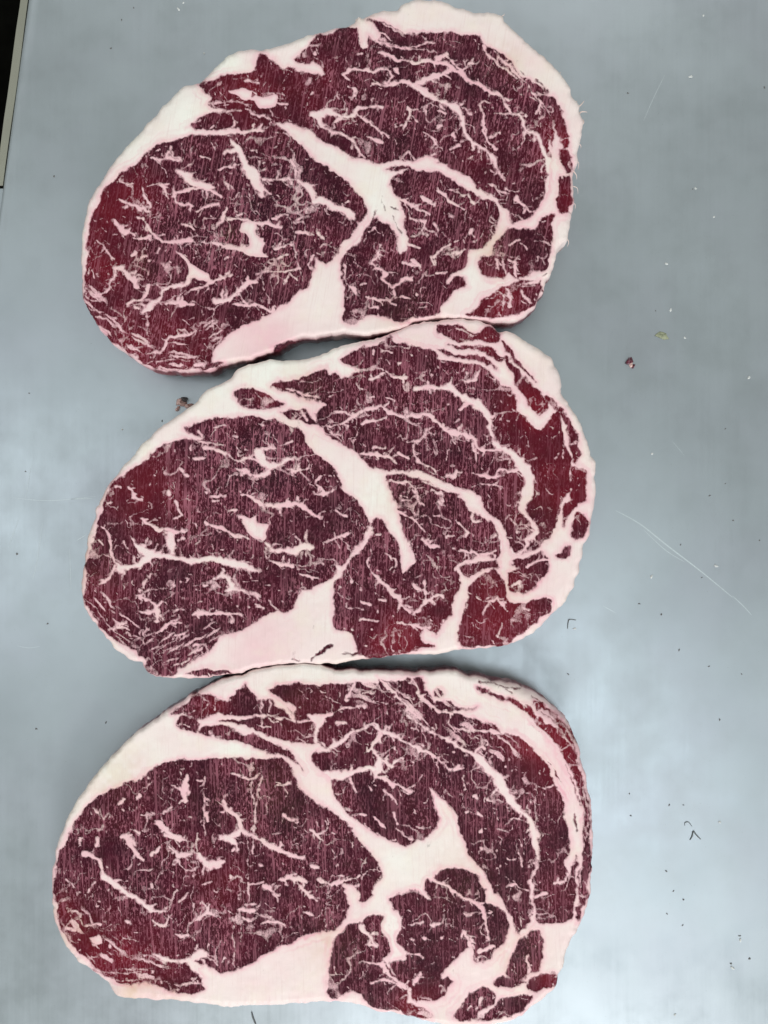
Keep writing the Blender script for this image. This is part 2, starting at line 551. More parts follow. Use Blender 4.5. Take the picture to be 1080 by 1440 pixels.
    tone = np.clip(tone + nb * .08 + nl * .06, 0, 1)
    # faces
    cs = (sdo[:-1, :-1] + sdo[1:, :-1] + sdo[:-1, 1:] + sdo[1:, 1:]) / 4
    F = cs < 0
    for _ in range(6):
        pad = np.pad(F, 1)
        nbn = pad[:-2, 1:-1].astype(int) + pad[2:, 1:-1] + pad[1:-1, :-2] + pad[1:-1, 2:]
        F = (F & (nbn >= 2)) | (~F & (nbn >= 3))
        a, b, c, d = F[:-1, :-1], F[:-1, 1:], F[1:, :-1], F[1:, 1:]
        bad1 = a & d & ~b & ~c; bad2 = b & c & ~a & ~d
        F[:-1, 1:] |= bad1; F[:-1, :-1] |= bad2
    comp = np.zeros_like(F)                       # the body only
    jm, im = F.shape[0] // 2, F.shape[1] // 2
    comp[jm, im] = True
    while True:
        pad = np.pad(comp, 1)
        nw = (pad[:-2, 1:-1] | pad[2:, 1:-1] | pad[1:-1, :-2] | pad[1:-1, 2:] | comp) & F
        if (nw == comp).all(): break
        comp = nw
    F = comp
    jj, ii = np.nonzero(F)
    W = g.nx
    quad = np.stack([jj * W + ii, (jj + 1) * W + ii, (jj + 1) * W + ii + 1, jj * W + ii + 1], 1)   # counter-clockwise seen from above
    # snap the border vertices to the outline
    ed = np.concatenate([quad[:, [k, (k + 1) % 4]] for k in range(4)])
    key = ed[:, 0].astype(np.int64) * (W * g.ny) + ed[:, 1]
    rev = ed[:, 1].astype(np.int64) * (W * g.ny) + ed[:, 0]
    be = ed[~np.isin(key, rev)]
    nxt = {}
    for a, b in be: nxt.setdefault(int(a), int(b))
    st = int(be[0, 0]); loop = [st]; c = nxt[st]
    while c != st and len(loop) < len(be) + 5:
        loop.append(c); c = nxt[c]
    loop = np.array(loop)
    gy, gx = np.gradient(sdo, PITCH)
    px, py = X.ravel().copy(), Y.ravel().copy()
    sdr, gxr, gyr = sdo.ravel().copy(), gx.ravel(), gy.ravel()
    px[loop] -= np.clip(sdr[loop], -2, 2) * gxr[loop]; py[loop] -= np.clip(sdr[loop], -2, 2) * gyr[loop]
    for _ in range(2):                            # even out the border
        for arr in (px, py):
            arr[loop] = .5 * arr[loop] + .25 * arr[np.roll(loop, 1)] + .25 * arr[np.roll(loop, -1)]
    dist = np.clip(-sdr, 0, 60); dist[loop] = 0
    rad = np.full(sh, 7.0)
    for it in items:
        if it[0] == 'E':
            (x, y, r), v = it[1], it[2]
            rad = np.maximum(rad, 7 + (v - 7) * np.exp(-((X - x) ** 2 + (Y - y) ** 2) / (r * r)))
    rad = rad.ravel()
    q = np.clip(1 - dist / rad, 0, 1)
    drop = rad * (1 - np.sqrt(np.clip(1 - q * q * .93, 0, 1))) * S
    z = T - drop * .9 + (vnoise(X, Y, 130, seed + 20).ravel() * .0005 + vnoise(X, Y, 45, seed + 21).ravel() * .0002) * sstep(0, 20, dist)
    z += (fat.ravel() - .5) * .00022 + nm.ravel() * .00005
    kx = 1 + (T - z) / D
    vx, vy = (px - 540) * S * kx, (720 - py) * S * kx
    # rim
    n = len(loop)
    lx, ly = vx[loop].copy(), vy[loop].copy()
    sx, sy = lx.copy(), ly.copy()
    for _ in range(30):
        sx = .5 * sx + .25 * np.roll(sx, 1) + .25 * np.roll(sx, -1); sy = .5 * sy + .25 * np.roll(sy, 1) + .25 * np.roll(sy, -1)
    tx, ty = np.roll(sx, -1) - np.roll(sx, 1), np.roll(sy, -1) - np.roll(sy, 1)
    tl = np.hypot(tx, ty) + 1e-12
    ox_, oy_ = ty / tl, -tx / tl
    cx, cy = lx.mean(), ly.mean()
    if ((lx - cx) * ox_ + (ly - cy) * oy_).mean() < 0: ox_, oy_ = -ox_, -oy_
    arc = np.arange(n) * PITCH
    NR = 9
    zl = z[loop]
    rv, rf, rt, rr_, rs, rst = [], [], [], [], [], []
    lp = loop
    for k in range(1, NR + 1):
        t = k / NR
        bul = (1.6 * math.sin(math.pi * min(1, t * 1.25)) if t < .8 else 0) - 5.0 * max(0, t - .7) / .3 * .6
        wob = vnoise(arc, np.full(n, t * 40.), 14, seed + 30) * .9 + vnoise(arc, np.full(n, t * 60.), 6, seed + 31) * .5
        off = (bul + wob * min(1, t * 3)) * S
        rv.append(np.stack([lx + ox_ * off, ly + oy_ * off, zl * (1 - t)], 1))
        fb = fat.ravel()[lp]
        mix = vnoise(arc, np.full(n, t * 30.), 16, seed + 32) * .7 + vnoise(arc, np.full(n, t * 20.), 45, seed + 33) * .5
        gm = rimmeat.ravel()[lp]
        ff = np.clip(fb * (1 - .25 * t) + mix * min(1, t * 2.) * .6 - gm * min(1, t * 3.5) * 1.3, 0, 1)
        rf.append(ff); rt.append(tone.ravel()[lp] * (1 - .5 * gm)); rr_.append(np.clip(redness.ravel()[lp] + .35, 0, 1))
        rs.append(smear.ravel()[lp] * .4); rst.append(stain.ravel()[lp])
    base = len(vx)
    allv = np.vstack([np.stack([vx, vy, z], 1)] + rv)
    rq = []
    ids = np.arange(n)
    prev = loop
    for k in range(NR):
        cur = base + k * n + ids
        rq.append(np.stack([prev, cur, np.roll(cur, -1), np.roll(prev, -1)], 1))
        prev = cur
    rimq = np.vstack(rq)[:, ::-1]
    # orientation of the top and of the rim
    def fnorm(Q):
        a, b, c, d = (allv[Q[:, i]] for i in range(4))
        return np.cross(c - a, d - b)
    if fnorm(quad)[:, 2].mean() < 0: quad = quad[:, ::-1]
    fr = fnorm(rimq)
    mid = allv[rimq].mean(1)
    if ((mid[:, 0] - cx) * fr[:, 0] + (mid[:, 1] - cy) * fr[:, 1]).mean() < 0: rimq = rimq[:, ::-1]
    allq = np.vstack([quad, rimq])
    nor = np.zeros_like(allv)
    fn = fnorm(allq)
    for i in range(4): 
        for c3 in range(3):
            nor[:, c3] += np.bincount(allq[:, i], weights=fn[:, c3], minlength=len(allv))
    nor /= np.linalg.norm(nor, axis=1)[:, None] + 1e-15
    zones = np.stack([np.concatenate([fat.ravel()] + rf), np.concatenate([tone.ravel()] + rt),
                      np.concatenate([redness.ravel()] + rr_), np.concatenate([smear.ravel()] + rs)], 1)
    stn = np.concatenate([stain.ravel()] + rst)
    # label of each face
    L4 = lab.ravel()[quad]
    fl_lab = L4[:, 0].copy()
    fmean = fat.ravel()[quad].mean(1)
    # a vein is cut out only where it really shows
    mus_of = muslab.ravel()[quad][:, 0]
    plist = list(parts)
    marb = {}
    isv = np.array([p[0] in ('fat_vein', 'fat_pocket') for p in plist])
    weak = isv[fl_lab] & (fmean < .45)
    fl_lab[weak] = mus_of[weak]
    ism = np.array(ismus)
    fleck = ism[fl_lab] & (fmean > .55)
    for mi in np.unique(fl_lab[fleck]):
        sel = fleck & (fl_lab == mi)
        if sel.sum() < 12: continue
        plist.append(('marbling', mi)); marb[len(plist) - 1] = True
        fl_lab[sel] = len(plist) - 1
    # tiny leftovers go back to their muscle
    cnts = np.bincount(fl_lab, minlength=len(plist))
    for li, (nm_, par) in enumerate(plist):
        if par is not None and 0 < cnts[li] < 10: fl_lab[fl_lab == li] = par
    plist.append(('rim', None))
    fl_all = np.concatenate([fl_lab, np.full(len(rimq), len(plist) - 1)])
    cen = np.array([lx.mean(), ly.mean(), 0.0])
    root.location = cen
    objs = {}
    order = [i for i, p in enumerate(plist) if p[1] is None] + [i for i, p in enumerate(plist) if p[1] is not None]
    for li in order:
        nm_, par = plist[li]
        Q = allq[fl_all == li]
        if len(Q) == 0: continue
        uq, inv = np.unique(Q, return_inverse=True)
        inv = inv.reshape(-1)
        me = bpy.data.meshes.new(nm_)
        me.vertices.add(len(uq)); me.loops.add(len(inv)); me.polygons.add(len(Q))
        me.vertices.foreach_set('co', (allv[uq] - cen).astype(np.float32).ravel())
        me.loops.foreach_set('vertex_index', inv.astype(np.int32))
        me.polygons.foreach_set('loop_start', np.arange(0, len(inv), 4, dtype=np.int32))
        me.polygons.foreach_set('use_smooth', np.ones(len(Q), bool))
        me.update(calc_edges=True)
        at = me.attributes.new('zones', 'FLOAT_COLOR', 'POINT')
        at.data.foreach_set('color', zones[uq].astype(np.float32).ravel())
        at = me.attributes.new('stain', 'FLOAT', 'POINT')
        at.data.foreach_set('value', stn[uq].astype(np.float32))
        me.normals_split_custom_set_from_vertices(nor[uq].astype(np.float32).tolist())
        me.materials.append(mat)
        o = bpy.data.objects.new(nm_, me)
        COL.objects.link(o)
        o.parent = objs[par] if par is not None and par in objs else root
        if nm_ == 'marbling': o['kind'] = 'stuff'
        objs[li] = o
    return root, cen

def steak_root(label):
    o = bpy.data.objects.new('ribeye_steak', None)
    COL.objects.link(o)
    tag(o, label, 'steak', 'raw ribeye steaks laid in a column')
    return o

DATA1 = """O @100,0 134,1080 240,915 370,765 555,565 630,490 690,478 740,458 790,395 870,325 940,290 1080,280 @340,0 240,250 330,220 380,195 410,195 500,168 600,150 635,135 648,100 680,105 760,70 870,62 900,30 960,8 @580,0 40,2 120,5 200,20 250,48 300,48 350,75 430,68 500,85 520,120 580,180 660,260 740,320 820,400 880,480 910,560 945,600 940,640 965,680 950,740 945,800 930,850 930,910 905,960 905,1080 @580,260 905,130 885,200 870,310 840,340 800,400 780,500 745,540 740,600 700,650 680,700 620,745 560,765 440,768 300,752 180,745 0,770 @340,260 930,800 830,822 700,842 560,832 440,850 330,856 260,890 180,935 60,975 0,990 @100,260 850,1012 770,1045 600,1050 480,1040 380,1000 330,950 250,900 170,820 110,730 70,640 62,540 60,300 80,200 100,100
M eye_muscle @100,0 190,1060 300,960 380,900 470,820 560,790 650,765 760,760 960,752 @340,0 0,742 100,730 200,700 270,760 330,810 380,860 410,920 480,935 540,990 590,1020 650,1075 @340,260 690,90 710,150 700,190 650,230 620,290 570,320 570,350 530,395 500,430 470,445 430,420 410,410 400,480 360,570 300,620 200,700 100,750 0,800 @100,260 860,860 810,930 800,990 860,1000 800,1032 700,1040 600,1047 480,1035 400,992 335,942 255,894 178,822 112,726 78,640 74,560 90,400 110,230 140,130
M strip_muscle @100,0 665,715 700,680 760,650 860,630 960,628 1080,655 @340,0 120,660 200,692 100,725 0,735 @100,0 900,730 740,738
M flap_muscle @100,0 720,475 800,445 860,425 980,415 1030,390 1040,340 @340,0 100,315 120,310 190,350 220,385 240,420 262,450 255,560 262,690 200,690 100,640 20,620 @100,0 1000,635 940,620 880,620 780,600 770,580 800,560 770,530
M cap_muscle @340,0 262,690 250,560 240,400 300,385 400,415 440,430 460,410 440,370 400,350 330,350 300,330 350,280 410,205 500,180 640,148 655,220 668,260 705,255 705,192 750,230 782,200 745,130 720,110 800,130 900,175 960,195 @580,0 0,195 120,185 200,180 300,190 360,200 410,250 470,290 540,330 570,380 600,420 680,460 740,510 780,570 790,650 800,740 790,820 775,900 770,950 770,1010 755,1080 @580,260 720,110 650,190 600,215 550,190 530,140 480,80 430,60 380,20 @580,0 370,1060 320,990 200,940 120,890 60,880 0,900 @340,0 880,905 760,915 680,900 620,890 540,840 440,790 380,740 330,710
M edge_muscle @580,0 770,540 805,560 850,640 868,740 872,825 842,838 812,740 785,650
M edge_muscle @580,0 822,842 862,846 898,890 902,970 862,976 834,910
M edge_muscle @580,0 830,992 892,985 898,1080 @580,260 892,100 860,160 820,165 812,60
M lower_muscle @340,0 835,1010 900,975 960,950 @580,0 60,955 150,975 240,1015 300,1075 @580,260 340,50 390,75 430,85 465,95 488,150 488,220 440,300 400,345 320,375 300,465 200,515 190,550 240,515 290,525 300,560 240,590 195,640 150,690 145,725 60,735 0,745 @340,260 900,775 850,745 780,740 720,735 690,745 620,780 575,760 570,560 555,410 620,350 660,300 690,240 730,200 760,180 790,222 815,222 850,240 870,300 890,390 920,370 940,330 920,250 905,150 890,80 860,40
M lower_muscle @340,0 805,955 860,938 935,940 938,958 820,968
M corner_muscle @580,260 540,250 600,240 690,255 710,205 760,180 795,180 785,300 770,400 740,480 680,490 600,530 570,520 540,490 500,530 420,515 380,480 365,435 400,400 440,390 470,320
M trim_muscle @580,260 400,640 460,600 560,560 620,530 720,540 730,580 700,640 680,680 620,720 540,740 440,755 300,740 360,700
M trim_muscle @340,260 180,912 230,890 295,882 240,930 185,945
F fat_pocket @100,0 880,515 950,495 1000,510 1040,540 1010,550 @340,0 50,520 80,550 200,535 210,570 190,600 130,620 90,610 70,570 0,555
F fat_pocket @340,0 650,140 700,120 740,150 765,200 750,222 702,192 702,250 668,255 660,190
F fat_pocket @100,260 590,370 640,400 680,450 740,480 780,500 790,540 740,540 690,530 650,540 665,480 640,430
F fat_pocket @100,260 945,262 985,215 1040,205 1050,270 1090,330 1075,370 1110,395 1060,405 1000,398 960,365 990,340 1000,290
L fat_seam @340,0 200,690 340,690 700,880 1020,900 1400,960 1480,1080 1500,1200 @340,260 1100,170 900,80 960,340 880,400 800,240 720,240 560,420 540,380 690,200 700,100 600,0
L fat_wedge @340,260 400,400 550,400 580,770 900,790 560,840 240,900 -100,1000 -200,900 -60,800 200,700 340,600
T 100,0
V 650,740,26 740,745 860,742 960,738,20 1080,735,16
V 905,790,28 930,830,40 960,880,44 990,940,48 1030,1000,56 1060,1060,50 1080,1110,20
V 930,830,40 860,860,24
V 460,895,14 530,890,20 610,900,14
V 560,830,10 575,880,16 620,890,14
V 590,955,14 650,1000,40 700,1030,44 760,1050,40 800,1055,24
V 250,1030,10 290,1025,16 340,1035,14
V 430,1050,10 490,1020,20 530,1065,14
V 730,885,14 780,890
V 830,965,12 900,935,20 960,920,12
V 870,1000,14 890,1060
V 790,790,8 810,840
V 690,690,8 720,680
V 900,640,10 920,690 890,740
V 980,460,12 1060,462
V 770,582,6 840,575,10 920,572,8 1010,600,6
V 800,600,6 900,590,8
T 340,0
V 200,575,14 255,590,24
V 160,620,12 175,650
V 390,655,30 440,650,46 480,630,44 530,645,26 590,655,24 640,630,22 660,600,24 720,595,22 780,605,18
V 440,670,40 450,710,24 510,740,22 580,770,26 630,820,18 680,890,12
V 520,690,20 560,660,24
V 650,640,20 700,680,18 760,720,16 820,775,14
V 700,770,12 760,800,22 790,810,14
V 575,410,34 620,385,26 680,395,24 750,395,20 820,400,18 850,430,12
V 570,410,24 600,440,14
V 850,430,10 790,470,14 740,482,14
V 790,475,16 860,460,26 940,465,30 1000,485,36 1050,520,38 1080,545,36
V 990,470,24 1040,440,28 1080,425,28
V 760,295,16 820,310,20 870,335,20 950,345,18 1080,348,22
V 620,490,26 640,520,22 620,565,12
V 415,295,24 425,305
V 390,530,16 400,522
V 500,460,16
V 650,295,10 670,285
V 860,380,24 880,410,14
V 760,225,12 820,250,16 880,265,14 1080,240,14
V 800,240,8 1080,290
V 930,590,12 940,650,22 900,720,14
V 940,650,10 990,690
V 930,840,14 900,880
V 940,840,12 980,890
V 1080,570,14 1040,590 1020,620
V 100,900,14 90,960
V 50,845,10 85,850
V 120,1010,14 200,1005,18 300,1000,16 330,1020,20 370,1050,40 390,1090,30
V 275,890,14 295,940,24 300,990,16
T 580,0
V 0,475,36 60,510,34 130,550,30 200,580,34 250,620,44 280,680,38 300,760,32 340,810,28 410,850,26 460,890,36 480,960,22 520,1015,12
V 0,345,22 100,340,20 170,350,24 230,390,28 290,430,30 350,470,28 430,510,24 500,540,24 530,600,20 560,650,12
V 40,460,26 130,430,26 200,410,24 220,390,20
V 290,390,14 340,360,16 345,330,12
V 180,320,16 240,370,16 280,400,20
V 190,310,24 130,330,30
V 390,590,12 410,570 440,580
V 390,600,14 395,660,20 400,740,18 440,800,16 470,840,10
V 280,610,12 330,640
V 470,640,12 540,640,14 600,650,16 630,710,16 640,740,18 700,770,26 740,830,34 770,930,44 790,1010,56 770,1080,60 @580,260 740,110,50 700,180,50 650,215,48 600,228,44
V 630,750,14 630,800,12 580,840,10
V 720,570,24 710,610,20 690,640,12
V 660,540,12 720,580
V 480,750,12 440,770
V 220,830,14 270,820,18
V 230,750,22 245,780,16
V 60,610,12 90,580 120,600
V 150,620,18 170,630
V 70,740,8 110,780,10 140,850,10 110,880,24
V 130,705,12 160,710,16
V 440,330,14 520,380 590,440
V 400,250,26 440,330,16
V 430,1040,12 500,1080
V 380,880,10 385,910
V 410,980,16
V 770,800,26 810,900,24 830,960,14 850,1000,10
T 100,260
V 280,85,12 340,110,18 400,125,16 450,145,10
V 400,20,14 420,80,22 450,140,14
V 490,-10,24 530,30,18 555,75,10
V 575,0,16 590,60,18 600,100,22 640,110,20 680,120,18
V 590,40,22 660,30,26 750,20,30 840,65,18
V 710,155,20 760,125,16 830,115,22
V 240,200,16 280,240,28 315,270,36 325,240,14
V 380,178,10 405,180,24 410,190,14
V 420,210,12 440,250,18 470,290,24 510,320,24
V 355,295,14 410,295,22 450,290,18
V 510,320,22 570,320,28 640,312,24 690,320,18
V 150,320,12 180,340,14 210,385,16 240,415,14
V 350,385,26 365,380,20
V 390,410,16 420,395,22
V 480,390,14 490,360,18
V 440,430,18
V 250,470,34 290,470,36
V 250,480,18 225,540,18 215,590,16 160,625,14 110,600,10 80,585,6
V 80,620,5 130,650,7 180,640,6
V 300,490,14 340,530,38 370,570,26
V 440,570,28 430,600,26 400,640,20 340,650,14 310,670,10
V 690,525,20 640,555,30 580,570,32 530,585,28 490,640,24 440,680,44 400,715,24
V 780,545,36 830,525,18 900,510,12
V 780,545,24 740,570,16 680,590,18 640,620,12
V 530,670,22 600,665,26 650,670,22 690,670,16
V 360,690,22 380,700
V 820,655,40 880,645,38 910,620,24 940,590,18 990,550,24 1040,545,22
V 990,550,18 1000,510,12
V 910,670,14 990,675,18 1080,680,16
V 800,700,10 805,760 800,800
V 420,700,8 425,780 420,850
V 690,820,12 640,845,22 570,855,28 540,870,22 530,910,18 490,940,20 420,950,12
V 630,210,14 670,230,18 690,250,10
V 1020,215,30 1100,225,30 1180,235,18
V 730,330,10 800,335,18 880,345,30 970,355,36
V 880,130,12 860,185,28 825,225,14 815,290,8
V 880,195,16 960,200,20 1000,200,20
V 690,1020,24 750,1015,20
V 150,740,10 210,775,12
V 200,740,10 250,750,12
V 500,985,5 600,962,7 700,975,5
V 480,1003,5 600,985,8 720,1000,5
V 430,1000,8 480,985,6
V 110,690,6 190,720,8
V 860,420,14 880,410
V 980,480,16
T 340,260
S 735,170,50 700,200,48 660,260,46 630,320,52 580,360,40 545,400,30
V 415,95,30 440,80,42 500,120,32 570,130,36 600,160,46 640,190,18
V 570,100,12 580,130,22
V 370,0,26 380,40,28 420,90,30
V 180,190,18 220,170,16 270,165,12
V 290,210,12 350,185,14
V 300,215,14 350,215
V 300,270,18 380,270,18 410,280,10
V 430,270,18 460,300,18
V 180,355,20 240,345,22 290,330,14
V 200,410,14 260,400,16
V 80,500,14 160,490,16 240,480,12 330,470,10
V 30,530,18 60,550,22 0,570,16
V 270,500,14 240,550,16
V 270,490,12 310,530
V 0,650,10 60,680,18 110,680,16 170,710,22
V 240,30,4 270,180,6 310,380,6 340,540,5
V 100,480,5 150,660,6
V 30,0,5 50,80,5
V 400,400,14 380,440,12 400,470
V 770,330,12 765,390,18 720,430,22 740,460,18 790,490,22 810,510,32 790,540,20 850,570,18 880,560,14 900,540,18 960,530,20
V 860,570,12 865,620,14 830,655,14 870,670,12
V 870,630,12 940,640
V 700,640,18 740,650,16 780,665,16
V 720,700,14 760,690,18
V 710,270,12 750,240,18
V 820,500,10 870,500
V 905,440,14 940,450,18 990,455,14
V 970,420,12 995,460
V 575,450,16 585,540,12
V 600,575,18 640,610
V 945,180,12 970,200,14 1020,205,18 1025,240,18 990,270,14 950,285,10
V 890,70,24 980,130,16 1060,165,16
V 920,100,8 945,190,12
V 1010,60,16 1060,100,22 1080,100
V 1060,400,16 1080,440,20
V 990,270,12 1040,290
V 940,330,20 1000,350,12
V 960,155,12
V 660,570,12 700,560
T 580,260
V 140,10,14 190,60,20 240,100,20 290,140,14
V 60,70,20 100,90,24
V 0,110,14 80,160,12
V 30,195,10 75,210,14 50,270,12 90,285,10
V 120,215,14 145,240,18 140,270,12
V 220,185,22
V 330,265,28 325,280
V 360,315,18
V 120,400,22 150,370,16 210,330,14
V 120,400,18 130,440,12
V 220,385,14 270,375,18
V 0,430,18 40,460,24
V 140,495,12 190,490,16
V 70,510,10 120,510
V 30,610,18
V 200,545,16 230,510,22 300,490,30
V 590,60,36 600,90,30 640,110,14 660,140,10
V 310,60,14 340,110,20
V 440,0,10 500,30,14 545,40,10
V 190,20,10 250,40,12 290,70,10
V 540,340,16 600,310,18
V 600,330,8 640,360,10
V 690,320,8 780,340
V 470,420,18 480,470,14
V 540,420,18 580,440,22 580,510,20
V 500,420,12 520,500
V 540,600,18 545,680,24
V 600,580,8 690,570
V 640,560,24 720,530,30
V 420,640,8 500,620
W 255,170,60 1.0
W 320,90,30 1.0
W 430,60,25 0.9
W 540,260,40 0.95
W 545,290,30 0.9
W 470,220,40 0.8
W 450,420,40 0.8
W 660,390,25 0.85
W 590,20,50 0.75
W 700,40,60 0.75
W 780,110,40 0.75
W 790,340,30 0.75
W 370,480,60 0.35
W 200,205,40 0.95
W 130,320,40 0.8
Z 150,300,45 0.9
Z 145,375,40 0.75
Z 200,270,40 0.5
Z 230,500,90 0.6
Z 140,470,60 0.5
Z 340,130,50 0.7
Z 700,420,45 1.0
Z 795,200,40 0.9
Z 800,290,30 0.9
Z 430,120,60 0.35
Z 680,230,50 0.25
Z 400,290,80 -0.2
Y 395,375,18 0.6
Y 698,350,30 0.8
Y 710,90,30 0.6
Y 205,370,20 0.7
Y 560,430,40 0.5
Y 325,330,14 0.9
X 470,380,80 0.35
X 260,330,60 0.9
X 280,260,40 0.7
X 330,360,60 0.8
X 710,150,70 0.9
X 620,290,60 0.7
X 560,190,50 0.6
X 200,320,40 0.9
X 180,450,60 0.9
X 150,280,40 -0.9
X 590,400,60 0.4
E 800,280,60 16
E 740,420,40 18
E 250,520,60 14
G 400,505,90
G 260,525,80
G 560,470,90
G 740,430,60
H 128,420,30 38
H 150,460,34 36
H 190,485,34 30
H 250,508,40 6
H 545,45,30 30
H 300,465,20 -30
T 580,0
V 470,300,8 540,370,14 600,430,18 680,520,14 740,590,12 770,650,8
V 560,340,14 600,400,8
V 640,430,20 690,470,10
V 700,520,12 750,530,14
R 610,395,8 640,420,10
R 700,450,10 760,520,12
R 800,560,12 845,630,10
R 880,880,8 900,940,8
T 580,260
R 870,150,6 900,180
R 760,500,8 740,520,8
R 720,560,12 745,600,10
V 620,600,10 660,660,14
V 480,600,14 520,640,12 500,700,10
T 340,260
R 762,135,6 752,165,10 745,195,8
R 830,118,6 860,128,12 880,135,6
R 850,165,5 880,230,7 895,290,4
R 790,60,3 800,140,4"""
